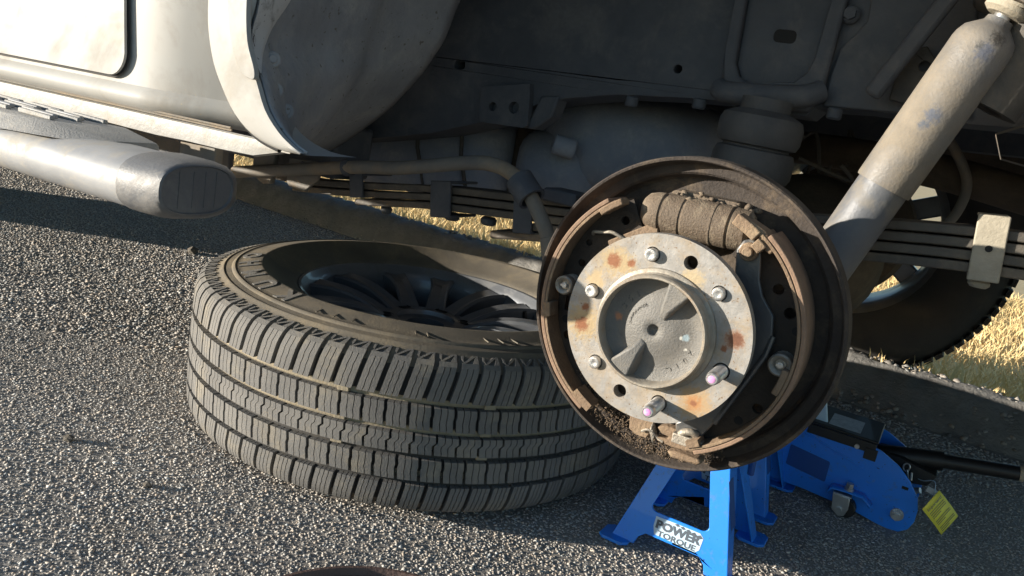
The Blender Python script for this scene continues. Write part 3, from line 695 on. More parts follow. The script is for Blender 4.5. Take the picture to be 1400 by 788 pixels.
# leaf spring pack
LY = 1.0
cl = [(-1.25, .390), (-1.0, .393), (-.91, .401), (-.80, .417), (-.68, .437), (-.565, .450), (-.45, .463), (-.30, .481), (-.157, .507), (-.074, .520), (.013, .531), (.10, .538), (.30, .552), (.55, .556), (.75, .55)]
cl = smooth_path([(x, 0, z) for x, z in cl], 4)
LS = None
ends = [(-1.06, .75), (-.98, .55), (-.84, .36), (-.53, .20)]
for k, (xa, xb) in enumerate(ends):
    rows = []
    pts_ = [p for p in cl if xa <= p.x <= xb]
    for p in pts_:
        z1 = p.z + .009 - k * .0128; z0 = z1 - .0105; w = .031
        rows.append([V(p.x, LY - w, z0), V(p.x, LY + w, z0), V(p.x, LY + w, z1), V(p.x, LY - w, z1)])
    mb = MB().sheet(rows, True); n_ = len(mb.v); mb.f += [(0, 1, 2, 3), (n_ - 4, n_ - 3, n_ - 2, n_ - 1)]
    if LS is None: LS = cp('leaf_spring', mb, 'spring_steel', smooth=30, bevel=.0015)
    else: cp('spring_leaf', mb, 'spring_steel', LS, smooth=30, bevel=.0015)
cp('overload_leaf', MB().box((-.50, LY, .4085), (.15, .058, .012), (V(.985, 0, .17), V(0, 1, 0), V(-.17, 0, .985))), 'spring_steel', LS, bevel=.003)
def clamp(x, z0, z1, w, mat, tilt=.12, y0=.962):
    fx = V(1, 0, tilt).normalized(); fz = V(-tilt, 0, 1).normalized(); c = V(x, LY, (z0 + z1) / 2)
    mb = MB().box(c + V(0, -.036, 0), (w, .005, z1 - z0), (fx, V(0, 1, 0), fz)).box(c + fz * ((z1 - z0) / 2 - .002), (w, .075, .004), (fx, V(0, 1, 0), fz)).box(c - fz * ((z1 - z0) / 2 - .002), (w, .07, .004), (fx, V(0, 1, 0), fz))
    return cp('spring_clamp', mb, mat, LS, bevel=.0015)
clamp(-.662, .402, .456, .036, 'black_steel', .16); clamp(-.825, .398, .437, .026, 'black_steel', .18); clamp(-.522, .410, .472, .03, 'black_steel', .15)
for (x, z, r_) in ((-.655, .410, .012), (-.59, .417, .012), (-.78, .393, .009)): cp('spring_rivet', MB().cyl((x, .99, z), (x, .99, z - .012), r_, n=14, ch=.003), 'black_steel', LS)
cp('spring_pad', MB().box((-.47, .985, .472), (.05, .05, .018)), 'black_steel', LS, bevel=.003); cp('spring_pad', MB().box((-.535, .985, .468), (.03, .05, .012)), 'black_steel', LS, bevel=.003)
c = clamp(.0325, .486, .556, .030, 'tan_bush', .10)
cp('clamp_hole', MB().cyl((.0325, .9605, .521), (.0325, .9612, .521), .0036, n=14), 'gap_black', LS)
cp('clamp_rivet', MB().cyl((.034, .985, .486), (.034, .985, .477), .011, n=14, ch=.003), 'tan_bush', LS)
cp('spring_bolt', MB().cyl((.083, .99, .492), (.105, .985, .494), .011, n=14, ch=.002), 'tan_bush', LS)

# shock absorber
s0, s1 = V(-.1245, .925, .4375), V(-.0235, .93, .725)
def atline(t): return s0.lerp(s1, t)
dS = (s1 - s0).normalized()
cover0 = V(-.0795, .927, .5645)
S1 = V(-.0215, .930, .7305)
L_ = (S1 - cover0).length
SH = cp('shock_absorber', MB().lathe(cover0, S1 - cover0, [(.026, .0), (.0292, .0), (.0298, .003), (.0298, L_ - .018), (.0290, L_ - .012), (.026, L_ - .004), (.017, L_ + .004), (.0135, L_ + .007), (.0125, L_ + .012), (1e-5, L_ + .012)], 48), 'shock_dusty', smooth=40)
dd = (S1 - cover0).normalized()
cp('shock_body', MB().cyl(cover0 - dd * .20, cover0 + dd * .02, .0268, n=40), 'shock_body', SH)
cp('shock_stem', MB().cyl(S1 + dd * .008, S1 + dd * .06, .008, n=16), 'zinc', SH)
cp('shock_bush', MB().lathe(S1 + dd * .016, dd, [(1e-5, 0), (.016, 0), (.0215, .004), (.0215, .009), (.016, .013), (1e-5, .013)], 28).lathe(S1 + dd * .029, V(.3, -.2, 1), [(1e-5, 0), (.024, 0), (.024, .003), (1e-5, .003)], 28), 'tan_bush', SH)
cp('shock_stone_shield', MB().lathe(S1 - dd * .02 + V(.034, .03, -.004), dd, [(.020, -.05), (.034, -.05), (.034, .03), (.02, .03)], 24, True), 'dusty_steel', SH)

# axle, far brake, far wheel
axd = -AX
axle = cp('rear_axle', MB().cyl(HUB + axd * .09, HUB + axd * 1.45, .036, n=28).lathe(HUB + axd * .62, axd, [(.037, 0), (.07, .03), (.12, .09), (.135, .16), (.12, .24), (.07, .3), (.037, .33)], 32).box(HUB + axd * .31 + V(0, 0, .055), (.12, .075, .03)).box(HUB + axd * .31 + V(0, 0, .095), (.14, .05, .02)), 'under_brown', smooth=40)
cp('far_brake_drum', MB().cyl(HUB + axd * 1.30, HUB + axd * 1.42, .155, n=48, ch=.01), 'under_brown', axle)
hose = smooth_path([(-.06, 1.5, .66), (-.020, 1.5, .612), (-.005, 1.5, .575), (-.012, 1.5, .528), (-.035, 1.5, .50), (-.08, 1.5, .48)], 6)
cp('breather_hose', MB().tube(hose, .008, 12), 'cable_sheath')
mb = MB()
for _ in range(10):
    a = V(-.30 + rnd.uniform(-.02, .16), 1.45 + rnd.uniform(-.05, .25), .50 + rnd.uniform(0, .12))
    mb.tube(smooth_path([a, a + V(rnd.uniform(-.05, .05), .02, rnd.uniform(-.04, .05)), a + V(rnd.uniform(-.08, .08), .0, rnd.uniform(-.06, .04))], 5), .0035, 6)
cp('wiring', mb, 'dusty_steel')['kind'] = 'stuff'
fw_o = HUB + axd * 1.455
tp_ = [(.225, .00), (.235, -.005), (.27, -.022), (.31, -.03), (.345, -.022), (.368, .0), (.385, .03), (.388, .13), (.385, .235), (.368, .262), (.34, .275), (.28, .265), (.225, .25)]
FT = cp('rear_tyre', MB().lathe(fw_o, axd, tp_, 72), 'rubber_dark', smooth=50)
mb = MB()
for k in range(90):
    a = 2 * math.pi * k / 90; rr = V(math.cos(a), 0, math.sin(a)); tt = V(-math.sin(a), 0, math.cos(a))
    mb.box(fw_o + rr * .3835 + axd * .03, (.019, .045, .010), (tt, axd, rr))
cp('tread_lugs', mb, 'rubber_dark', FT)['kind'] = 'stuff'
FR = cp('rear_wheel_rim', MB().lathe(fw_o, axd, [(.232, -.002), (.228, .004), (.214, .012), (.205, .03), (.200, .18), (.222, .25)], 64), 'alloy_lip', smooth=40)
for k in range(6):
    a = 2 * math.pi * k / 6 + .4; rr = V(math.cos(a), 0, math.sin(a)); tt = V(-math.sin(a), 0, math.cos(a))
    cp('rim_spoke', MB().box(fw_o + rr * .13 + axd * .22, (.055, .03, .17), (tt, axd, rr)), 'alloy_dark', FR, bevel=.005)
cp('rim_centre', MB().cyl(fw_o + axd * .18, fw_o + axd * .235, .075, n=32), 'alloy_dark', FR)
for yy in (.72, 2.20):      # the two front wheels, outside the picture; their shadows fall into it
    cp('front_wheel', MB().lathe((-3.54, yy - .13, .385), (0, 1, 0), [(.05, .02), (.2, .01), (.24, 0), (.34, 0), (.38, .03), (.385, .13), (.38, .235), (.34, .262), (.24, .262), (.05, .24)], 48), 'rubber_dark', smooth=40)

cp('front_axle_shade_box', MB().box((-3.54, 1.45, .33), (.30, 1.2, .30)).box((-3.54, 1.45, .45), (.9, 1.1, .10)), 'under_brown')  # unseen boxes shaped to shade the road beneath the car
# ------------------------------------------------------------------ rear drum brake, opened
HF = (HUB, E1, VV, AX)
def sec_poly(r0, r1, a0, a1, n=24, cx=0, cy=0): return arcpts(cx, cy, r1, a0, a1, n) + arcpts(cx, cy, r0, a1, a0, n)
BP = cp('brake_backing_plate', MB().lathe(HUB, AX, [(.042, -.118), (.042, -.100), (.137, -.100), (.1395, -.097), (.141, -.086), (.143, -.0835), (.1505, -.083), (.1525, -.080), (.1535, -.068), (.1545, -.0655), (.1565, -.0650), (.158, -.067), (.1585, -.088), (.155, -.094), (.145, -.099), (.143, -.112), (.12, -.118)], 128, True), 'rust_plate', smooth=30)
def hb(name, mb, mat, **k): return obj(name, mb, mat, BP, **k)
# shoes: table, lining with chamfered ends, web with holes
SX, SY = -.0045, -.001
for (a0, a1, wa0, wa1) in ((124, 243, 120, 246), (-67, 56, -70, 60)):
    left = a0 > 90
    tb = hb('brake_shoe', MB().prism(sec_poly(.1238, .1268, a0, a1, 48, SX, SY), HF, -.086, -.0345), 'brake_dusty', bevel=.0006)
    hb('brake_lining', MB().prism(sec_poly(.1272, .1318, a0 + 3, a1 - 3, 48, SX, SY), HF, -.084, -.0352), 'friction', bevel=.001)
    wh = []
    for (hx, hy, hr) in (((-.0705, .083, .0045), (-.1085, .030, .004), (-.110, -.050, .0045), (-.1045, .0525, .0035)) if left else ((.0885, .0535, .0052), (.1035, .0345, .0055), (.0965, -.0625, .005))):
        wh.append(circ(hx, hy, hr, 14))
    if left: wh.append(rrect(-.119, -.024, -.112, -.008, .002))
    hb('shoe_web', MB().prism(sec_poly(.088, .1236, wa0, wa1, 40, SX, SY), HF, -.0645, -.0600, holes=[list(reversed(q)) for q in wh]), 'rust_dark', bevel=.0005)
for (a0, a1, r0, r1) in ((121, 133, .1195, .1262), (186, 193, .1195, .1275), (232, 243, .1170, .1262), (-5, -17, .1175, .1236), (-60, -66, .117, .1236), (56, 68, .116, .127), (50, 55, .112, .122)):
    hb('shoe_tab', MB().prism(sec_poly(r0, r1, min(a0, a1), max(a0, a1), 8, SX, SY), HF, -.052, -.0325), 'brake_dusty', bevel=.0012)
# wheel cylinder with boots and raised band
c0, c1 = H(-.047, .0985, -.066), H(.042, .0985, -.066); dl = c1 - c0; LL_ = dl.length
hb('wheel_cylinder', MB().lathe(c0, dl, [(.012, -.008), (.0165, -.004), (.0190, .004), (.0195, .011), (.0182, .0125), (.0182, .0145), (.0202, .0155), (.0202, .032), (.0192, .033), (.0192, .0345), (.0204, .0355), (.0204, .062), (.0210, .0625), (.0210, .0638), (.0204, .0645), (.0204, LL_ - .011), (.0186, LL_ - .010), (.0186, LL_ - .0085), (.0205, LL_ - .0075), (.0190, LL_ + .006), (.0150, LL_ + .010), (.010, LL_ + .010)], 44), 'cylinder_dusty', smooth=35)
n = 90; P = np.array([list(H(-.028 + .078 * nrng.random(), .1165 + nrng.normal(0, .0022), -.074 + nrng.normal(0, .005))) for _ in range(n)])
cd_ = stones('caked_dirt', 'cylinder_dusty', P - np.array(ORG[BP.name]), nrng.uniform(.0012, .0042, n), .9); cd_.parent = BP
hb('cylinder_base', MB().prism(rrect(-.035, .080, .035, .122, .006), HF, -.099, -.075), 'cylinder_dusty', bevel=.003)
# hold-down spring cups
for (x, y, z, r_) in ((-.1145, .007, -.037, .0098), (.1085, -.0105, -.041, .0108)):
    t_ = hb('hold_down_cup', MB().lathe(H(x, y, z - .012), AX, [(r_ * .8, 0), (r_, .003), (r_, .011), (r_ * .85, .0125), (r_ * .7, .0115), (r_ * .5, .0095), (r_ * .45, .0075), (.0001, .0075)], 30), 'spring_zinc', smooth=35)
    hb('hold_down_pin', MB().cyl(H(x, y, z - .005), H(x, y, z - .0015), .0028, n=12).box(H(x, y, z - .001), (.0065, .0022, .002), (E1, VV, AX)), 'stud_zinc')
    mb = MB(); mb.tube([H(x + r_ * .85 * math.cos(a), y + r_ * .85 * math.sin(a), z - .028 + .018 * a / 25.2) for a in np.linspace(0, 25.2, 64)], .0012, 6)
    hb('hold_down_spring', mb, 'spring_zinc')
# hand brake lever and pivot
LV = [(.0455, .083), (.050, .0925), (.058, .0955), (.0655, .091), (.0685, .082), (.0725, .060), (.0785, .046), (.092, .031), (.0955, .012), (.0935, -.006), (.0825, -.034), (.0725, -.060), (.062, -.088), (.0545, -.1035), (.043, -.1095), (.0290, -.1095), (.026, -.099), (.040, -.088), (.052, -.066), (.060, -.04), (.063, 0), (.058, .03), (.050, .055)]
hb('handbrake_lever', MB().prism(list(reversed(LV)), HF, -.052, -.047), 'lever_steel', bevel=.0015)
hb('lever_fold', MB().tube([H(.0955, .012, -.049), H(.0935, -.006, -.046), H(.083, -.034, -.046), H(.073, -.06, -.047), H(.063, -.086, -.048)], .0028, 8), 'lever_steel')
hb('lever_pivot', MB().cyl(H(.0575, .0835, -.052), H(.0575, .0835, -.0415), .0085, n=24, ch=.001).cyl(H(.0575, .0835, -.042), H(.0575, .0835, -.037), .0050, n=16, ch=.001), 'brake_dusty', smooth=35)
hb('pivot_arm', MB().prism([(.047, .104), (.062, .1015), (.072, .089), (.078, .086), (.082, .092), (.069, .106), (.052, .113)], HF, -.060, -.036), 'brake_dusty', bevel=.002)
hb('cable_wire', MB().tube(smooth_path([H(.050, -.104, -.046), H(.045, -.101, -.043), H(.038, -.103, -.042), H(.034, -.108, -.044)], 5), .004, 8).box(H(.043, -.111, -.043), (.030, .010, .008), (E1, VV, AX)), 'spring_zinc', bevel=.001)
# adjuster, anchor plates and return spring along the bottom
hb('anchor_plate', MB().prism([(-.050, -.074), (-.043, -.083), (-.030, -.093), (-.015, -.100), (.004, -.103), (.004, -.116), (.000, -.1275), (-.014, -.1275), (-.0205, -.124), (-.0225, -.108), (-.034, -.102), (-.046, -.094), (-.055, -.084)], HF, -.060, -.053), 'brake_dusty', bevel=.0012)
hb('adjuster_fork', MB().prism([(.009, -.1105), (.016, -.1060), (.040, -.1060), (.0585, -.110), (.066, -.1150), (.0635, -.121), (.045, -.124), (.028, -.1255), (.012, -.1245), (.010, -.1205), (.0215, -.1190), (.0225, -.1160), (.014, -.1150)], HF, -.060, -.049), 'brake_dusty', bevel=.0016)
hb('adjuster_pad', MB().prism([(.024, -.1295), (.034, -.1265), (.058, -.1255), (.0615, -.1295), (.056, -.1330), (.030, -.1345)], HF, -.058, -.044), 'brake_dusty', bevel=.0025)
hb('anchor_slot', MB().prism([(-.001, -.107), (.010, -.108), (.009, -.123), (-.001, -.123)], HF, -.0615, -.0610), 'rust_dark', smooth=None)
mb = MB(); mb.tube([H(.0035 + .0012 * a / 6.28, -.1145 + .0052 * math.cos(a) - .0004 * a, -.053 + .0052 * math.sin(a)) for a in np.linspace(0, 22, 80)], .0011, 6)
hb('return_spring', mb, 'spring_zinc')
hb('spring_hook', MB().tube(smooth_path([H(-.006, -.121, -.051), H(0, -.116, -.048), H(.006, -.117, -.048), H(.010, -.121, -.050), H(.018, -.1235, -.049)], 4), .0013, 6), 'spring_zinc')
hb('return_spring', MB().tube(smooth_path([H(-.100, .063, -.055), H(-.098, .066, -.052), H(-.088, .068, -.050), H(-.078, .070, -.050), H(-.066, .066, -.053)], 5), .0018, 8), 'spring_zinc')
hb('strut_bar', MB().prism([(-.083, .060), (-.045, .085), (-.035, .088), (-.033, .080), (-.045, .074), (-.078, .050)], HF, -.060, -.054), 'brake_dusty', bevel=.001)
hb('anchor_lug', MB().prism(circ(-.064, -.069, .012, 18), HF, -.062, -.050).prism(circ(-.064, -.069, .0055, 14), HF, -.05, -.046), 'brake_dusty', bevel=.001)
hb('web_clip', MB().prism([(-.098, .028), (-.092, .040), (-.086, .042), (-.088, .037), (-.091, .036), (-.095, .026)], HF, -.059, -.054), 'rust_dark', bevel=.0008)
for (x, y) in ((-.1145, -.033), (.082, -.080), (.113, .020)):
    hb('plate_hole', MB().cyl(H(x, y, -.0598), H(x, y, -.0594), .0042, n=14), 'gap_black')
# caked dirt in the bottom of the dish
n = 1700; A = np.radians(nrng.uniform(215, 300, n)); rr = nrng.uniform(.1335, .1535, n)
P = np.array([list(H(r_ * math.cos(a), r_ * math.sin(a), -.083 + nrng.uniform(-.001, .009))) for r_, a in zip(rr, A)])
A2 = np.radians(nrng.uniform(222, 268, 700)); r2 = nrng.uniform(.108, .124, 700)
P = np.concatenate([P, np.array([list(H(r_ * math.cos(a), r_ * math.sin(a), -.060 + nrng.uniform(-.002, .006))) for r_, a in zip(r2, A2)])])
cr_ = stones('brake_dirt', 'crumbs', P - np.array(ORG[BP.name]), nrng.uniform(.0003, .0011, len(P)), 1.0); cr_.parent = BP

# hub flange with its holes, studs and centre boss
studs = [(-.0165, .0675, .0068, 'short'), (.0500, .0482, .0050, 'short'), (.0672, -.0195, .031, 'long'), (.0185, -.0672, .031, 'long'), (-.0505, -.0478, .0050, 'short'), (-.0672, .0195, .0055, 'short')]
fh = [circ(0, 0, .0485, 64), circ(.0195, .0685, .0065, 18), circ(-.0208, -.0680, .0065, 18)] + [circ(x, y, .0079 if k == 'long' else .0072, 20) for x, y, _h, k in studs]
hub = cp('wheel_hub', MB().prism(circ(0, 0, .0887, 112), HF, -.011, 0, holes=[list(reversed(q)) for q in fh]), 'hub_steel', bevel=.0009)
def hu(name, mb, mat, **k): return obj(name, mb, mat, hub, **k)
hu('hub_barrel', MB().lathe(HUB, AX, [(.086, -.0115), (.080, -.016), (.055, -.022), (.045, -.05), (.045, -.105)], 48), 'rust_dark', smooth=40)
for (x, y, h, k) in studs:
    if k == 'short':
        st = hu('wheel_stud', MB().lathe(H(x, y, -.012), AX, [(.0061, 0), (.0061, .012 + h - .0016), (.0052, .012 + h - .0003), (.0038, .012 + h), (.0020, .012 + h - .0006), (1e-5, .012 + h - .0008)], 22), 'stud_zinc', smooth=35)
    else:
        pr = [(.0066, 0), (.0066, .013), (.0060, .014)]
        z = .015
        while z < .010 + h - .0045:
            pr += [(.0064, z), (.00595, z + .00075)]; z += .0015
        pr += [(.0057, .012 + h - .005), (.0055, .012 + h - .0012), (.0046, .012 + h), (1e-5, .012 + h)]
        st = hu('wheel_stud', MB().lathe(H(x, y, -.012), AX, pr, 26), 'stud_zinc', smooth=30)
        hu('paint_mark', MB().lathe(H(x, y, h), AX, [(1e-5, .0004), (.0029, .0004), (.0034, .0001)], 16), 'stud_paint')
    hu('stud_socket', MB().cyl(H(x, y, -.0085), H(x, y, -.0080), .0085, n=18), 'gap_black')
for (x, y) in ((.0195, .0685), (-.0208, -.0680)):
    hu('hole_shadow_wall', MB().lathe(H(x, y, -.022), AX, [(.0068, .012), (.0068, 0), (1e-5, 0)], 18), 'rust_dark')
hu('centre_boss', MB().lathe(HUB, AX, [(.0575, .0002), (.0570, .0022), (.0552, .0032), (.0535, .0036), (.0530, .0050), (.0522, .0056), (.0524, .0075), (.0530, .0085), (.0524, .0098), (.0528, .0125), (.0524, .0145), (.0512, .0157), (.0496, .0157), (.0487, .0145), (.0482, .0)], 96), 'boss_ring', smooth=40)
mb = MB().lathe(HUB, AX, [(.0483, .0015), (.040, -.001), (.034, -.0012), (.027, .0005), (.020, .0030), (.012, .0042), (.0062, .0042), (.0055, .0036), (.0052, .0), (1e-5, -.004)], 72)
face = hu('hub_face', mb, 'hub_cast', smooth=50)
def rib(a, name='hub_rib'):
    ca, sa = math.cos(R(a)), math.sin(R(a)); W_ = lambda u, w, z: H(u * ca - w * sa, u * sa + w * ca, z)
    vs = [W_(.0135, -.0035, .0045), W_(.0135, .0035, .0045), W_(.049, .0125, .0135), W_(.049, -.0100, .0135), W_(.024, -.0030, .0110), W_(.024, .0055, .0100),
          W_(.0135, -.004, -.003), W_(.0135, .004, -.003), W_(.049, .0175, -.003), W_(.049, -.0105, -.003)]
    fs = [(0, 4, 5, 1), (4, 3, 2, 5), (6, 0, 1, 7), (6, 9, 3, 4, 0), (7, 1, 5, 2, 8), (9, 8, 2, 3), (6, 7, 8, 9)]
    obj(name, MB().add(vs, fs), 'hub_cast', hub, bevel=.0018)
rib(66); rib(240)
for k, ch in enumerate('201C'):
    a = R(-18 - 13.5 * k); rd = .0365
    ey = V(0, 0, 0) + (E1 * math.cos(a) + VV * math.sin(a)); ex = E1 * math.sin(a) - VV * math.cos(a)
    obj('cast_character', text_mb(ch, .0085, (H(rd * math.cos(a), rd * math.sin(a), -.0010), ex, ey, AX), .0006), 'hub_cast', hub, smooth=None)
for k, ch in enumerate('351'):
    a = R(157 - 14 * k); rd = .0375
    ey = E1 * math.cos(a) + VV * math.sin(a); ex = E1 * math.sin(a) - VV * math.cos(a)
    obj('cast_character', text_mb(ch, .0080, (H((rd - .004) * math.cos(a), (rd - .004) * math.sin(a), -.0006), ex, ey, AX), .0006), 'hub_cast', hub, smooth=None)
mb = MB()
for k in range(26):
    a = R(118 + 62 * k / 25 + rnd.uniform(-1, 1)); rd = .0235 + rnd.uniform(-.0012, .0012)
    mb.lathe(H(rd * math.cos(a), rd * math.sin(a), .0016), AX, [(.0011, 0), (.0008, .0007), (1e-5, .0009)], 6)
obj('cast_texture', mb, 'hub_cast', hub)

# ------------------------------------------------------------------ wheel lying on the road
TC = V(-.767, 1.128, 0)
WH = thing('loose_road_wheel', TC, 'dusty tyre on a dark alloy wheel lying flat on the asphalt', 'road wheel')
def wp(name, mb, mat, parent=None, **k): return obj(name, mb, mat, parent or WH, org=TC, **k)
half = [(.2235, .2180), (.228, .2310), (.235, .2365), (.245, .2405), (.262, .2480), (.276, .2555), (.282, .2590), (.2855, .2614), (.288, .2620), (.291, .2616), (.300, .2600), (.318, .2562), (.3275, .2540), (.3295, .2548), (.3325, .2538), (.3345, .2512), (.345, .2492), (.3465, .2501), (.349, .2492), (.351, .2462), (.358, .2440), (.366, .2400), (.3755, .2280), (.3775, .2150), (.378, .1875), (.3765, .187), (.3765, .180), (.378, .1795), (.378, .147), (.3765, .1455), (.3765, .139), (.378, .138), (.378, .131)]
full = half + [(r_, .262 - z) for r_, z in reversed(half[:-1])]
mb = MB().lathe(TC, (0, 0, 1), full, 144)
TY = wp('tyre', mb, ['rubber_side', 'rubber_groove', 'rubber_dark'], smooth=40)
for p_ in TY.data.polygons:
    c = p_.center
    if math.hypot(c.x, c.y) > .3735 and .02 < c.z < .242: p_.material_index = 1 if math.hypot(c.x, c.y) < .3772 and .06 < c.z < .20 else 2  # gap floors between blocks coloured dark for their deep shade
NB = 78; PIT = 2 * math.pi / NB
def crown(z):
    t = abs(z - .131) / .104
    return .3885 - .0022 * t ** 2 - .0055 * max(0, t - .8) / .2 * max(0, t - .8) / .2
def block(z0, z1, gap, skew, sl, zz, lug=0, step=0.0):
    """one tread block in the wheel's frame at angle 0: slices parted by zigzag sipes, on a cylinder"""
    mb = MB(); W_ = PIT * .385 - gap; sg = .0011
    for s in range(sl):
        u0 = -W_ / 2 + W_ * s / sl + (sg / 2 if s else 0); u1 = -W_ / 2 + W_ * (s + 1) / sl - (sg / 2 if s < sl - 1 else 0)
        n = 6 if zz else 3
        Lp = []; Rp = []
        for i in range(n + 1):
            t = i / n; z = z0 + (z1 - z0) * t; k = skew * (t - .5)
            zg = zz * (1 if i % 2 else -1) if 0 < i < n else 0
            st = step * (1 if t > .5 else -1)
            Lp.append((u0 + k + (zg if s else 0) + st, z)); Rp.append((u1 + k + (zg if s < sl - 1 else 0) + st, z))
        P = lambda u, z, r_: V(r_ * math.cos(u / .385), r_ * math.sin(u / .385), z)
        top = [[P(*l, crown(l[1])), P(*r_, crown(r_[1]))] for l, r_ in zip(Lp, Rp)]
        bot = [[P(*l, .374), P(*r_, .374)] for l, r_ in zip(Lp, Rp)]
        o = len(mb.v); k2 = n + 1
        vs = [q for row in top for q in row] + [q for row in bot for q in row]; fs = []
        for i in range(n):
            fs.append((2 * i, 2 * i + 2, 2 * i + 3, 2 * i + 1))
            fs.append((2 * i, 2 * k2 + 2 * i, 2 * k2 + 2 * i + 2, 2 * i + 2)); fs.append((2 * i + 1, 2 * i + 3, 2 * k2 + 2 * i + 3, 2 * k2 + 2 * i + 1))
        fs += [(0, 1, 2 * k2 + 1, 2 * k2), (2 * n, 2 * k2 + 2 * n, 2 * k2 + 2 * n + 1, 2 * n + 1)]
        mb.add(vs, fs)
    if lug:
        # the block runs on over the shoulder as a stepped N-shaped lug
        zz_ = (lambda z: z) if lug > 0 else (lambda z: .262 - z)
        P = lambda u, r_, z: V(r_ * math.cos(u / .385), r_ * math.sin(u / .385), zz_(z))
        sk = skew * .5 * (1 if lug > 0 else -1)
        a, b = -W_ / 2 + sk, W_ / 2 + sk
        zt_ = z1 if lug > 0 else .262 - z0
        def wedge(q, h0, h1):
            vs = [P(u, r_ , z) for u, r_, z in q] + [P(u, r_ - .008, z - .004) for u, r_, z in q]; n = len(q)
            mb.add(vs, [tuple(range(n)), tuple(range(2 * n - 1, n - 1, -1))] + [(i, (i + 1) % n, n + (i + 1) % n, n + i) for i in range(n)])
        cz = crown(zt_)
        wedge([(a, cz, zt_), (b, cz, zt_), (b + .0005, cz - .0062, zt_ + .0050), (a + .0005, cz - .0062, zt_ + .0050)], 0, 0)
        wedge([(a + .0002, cz - .0068, zt_ + .0030), (b + .0002, cz - .0068, zt_ + .0030), (b + .001, cz - .0235, zt_ + .0072), (a + .001, cz - .0235, zt_ + .0072)], 0, 0)
        wedge([(a + .001, cz - .0064, zt_ + .0051), (a + .0055, cz - .0064, zt_ + .0051), (b - .001, cz - .0225, zt_ + .0105), (b - .0065, cz - .0225, zt_ + .0105)], 0, 0)
        wedge([(b - .008, cz - .0064, zt_ + .0051), (b, cz - .0064, zt_ + .0051), (b + .001, cz - .0230, zt_ + .0107), (b - .0015, cz - .0230, zt_ + .0107)], 0, 0)
        wedge([(a, cz - .013, zt_ + .0074), (a + .003, cz - .009, zt_ + .0061), (a + .004, cz - .0205, zt_ + .0098), (a + .0005, cz - .0215, zt_ + .0101)], 0, 0)
    return mb
rowsd = [('tread_block', .188, .2355, .0070, .010, 3, .0004, 1, 0), ('tread_block', .1465, .1790, .0045, -.004, 3, .0004, 0, .0008), ('tread_block', .1115, .1380, .0034, -.003, 3, .0004, 0, .0026),
         ('tread_block', .0720, .1030, .0045, -.004, 3, .0004, 0, .0008), ('tread_block', .0265, .0645, .0060, .006, 4, .0003, -1, 0)]
rest = MB()
for ri, (nm, z0, z1, gap, sk, sl, zz, lug, stp) in enumerate(rowsd):
    bmk = block(z0, z1, gap, sk, sl, zz, lug, stp); me = None
    off = [0, .31, .62, .12, .45][ri]
    order = sorted(range(NB), key=lambda k: -math.cos((k + off) * PIT - R(-62)))
    for i, k in enumerate(order):
        ang = (k + off) * PIT
        if i < 60:
            if me is None:
                me = bmk.mesh('tread_block', (0, 0, 0)); me.materials.append(M['rubber'])
            o = bpy.data.objects.new('tread_block', me); COL.objects.link(o); o.parent = TY; o.rotation_euler = (0, 0, ang)
        else:
            mt_ = Matrix.Rotation(ang, 3, 'Z'); rest.add([mt_ @ v for v in bmk.v], bmk.f)
me = rest.mesh('tread_far_side'); me.materials.append(M['rubber'])
o = bpy.data.objects.new('tread_far_side', me); COL.objects.link(o); o.parent = TY; o['kind'] = 'stuff'
# wear bars in the grooves
for a in (-118, -70, -40):
    for z in (.1085, .143, .183):
        wp('wear_bar', MB().box(TC + V(.3795 * math.cos(R(a)), .3795 * math.sin(R(a)), z), (.007, .016, .007), (V(math.cos(R(a)), math.sin(R(a)), 0), V(-math.sin(R(a)), math.cos(R(a)), 0), V(0, 0, 1))), 'rubber_groove', TY, bevel=.001)
# raised lettering: reads clockwise round the sidewall, tops outward
def side_text(word, rad, size, a0, stepdeg, z, ext, bold, mat='rubber', sx=1.0, name='raised_letter'):
    for k, ch in enumerate(word):
        if ch == ' ': continue
        a = R(a0 - stepdeg * k); ey = V(math.cos(a), math.sin(a), -.22).normalized(); ex = V(math.sin(a), -math.cos(a), 0); nn = ex.cross(ey)
        wp(name, text_mb(ch, size, (TC + V(rad * math.cos(a), rad * math.sin(a), z), ex, ey, nn), ext, bold=bold, sx=sx), mat, TY, smooth=None)
side_text('KUMHO', .2945, .041, -97, 11.4, .2612, .0014, .0016, 'rubber', 1.08)
mb = MB()
for a in (-84, -79, -74, -58, -55, -40, -36, -32):
    mb.box(TC + V(.310 * math.cos(R(a)), .310 * math.sin(R(a)), .2574), (.034, .0016, .0014), (V(math.cos(R(a + 8)), math.sin(R(a + 8)), 0), V(-math.sin(R(a + 8)), math.cos(R(a + 8)), 0), V(0, 0, 1)))
wp('sidewall_mark', mb, 'rubber_side', TY)['kind'] = 'stuff'
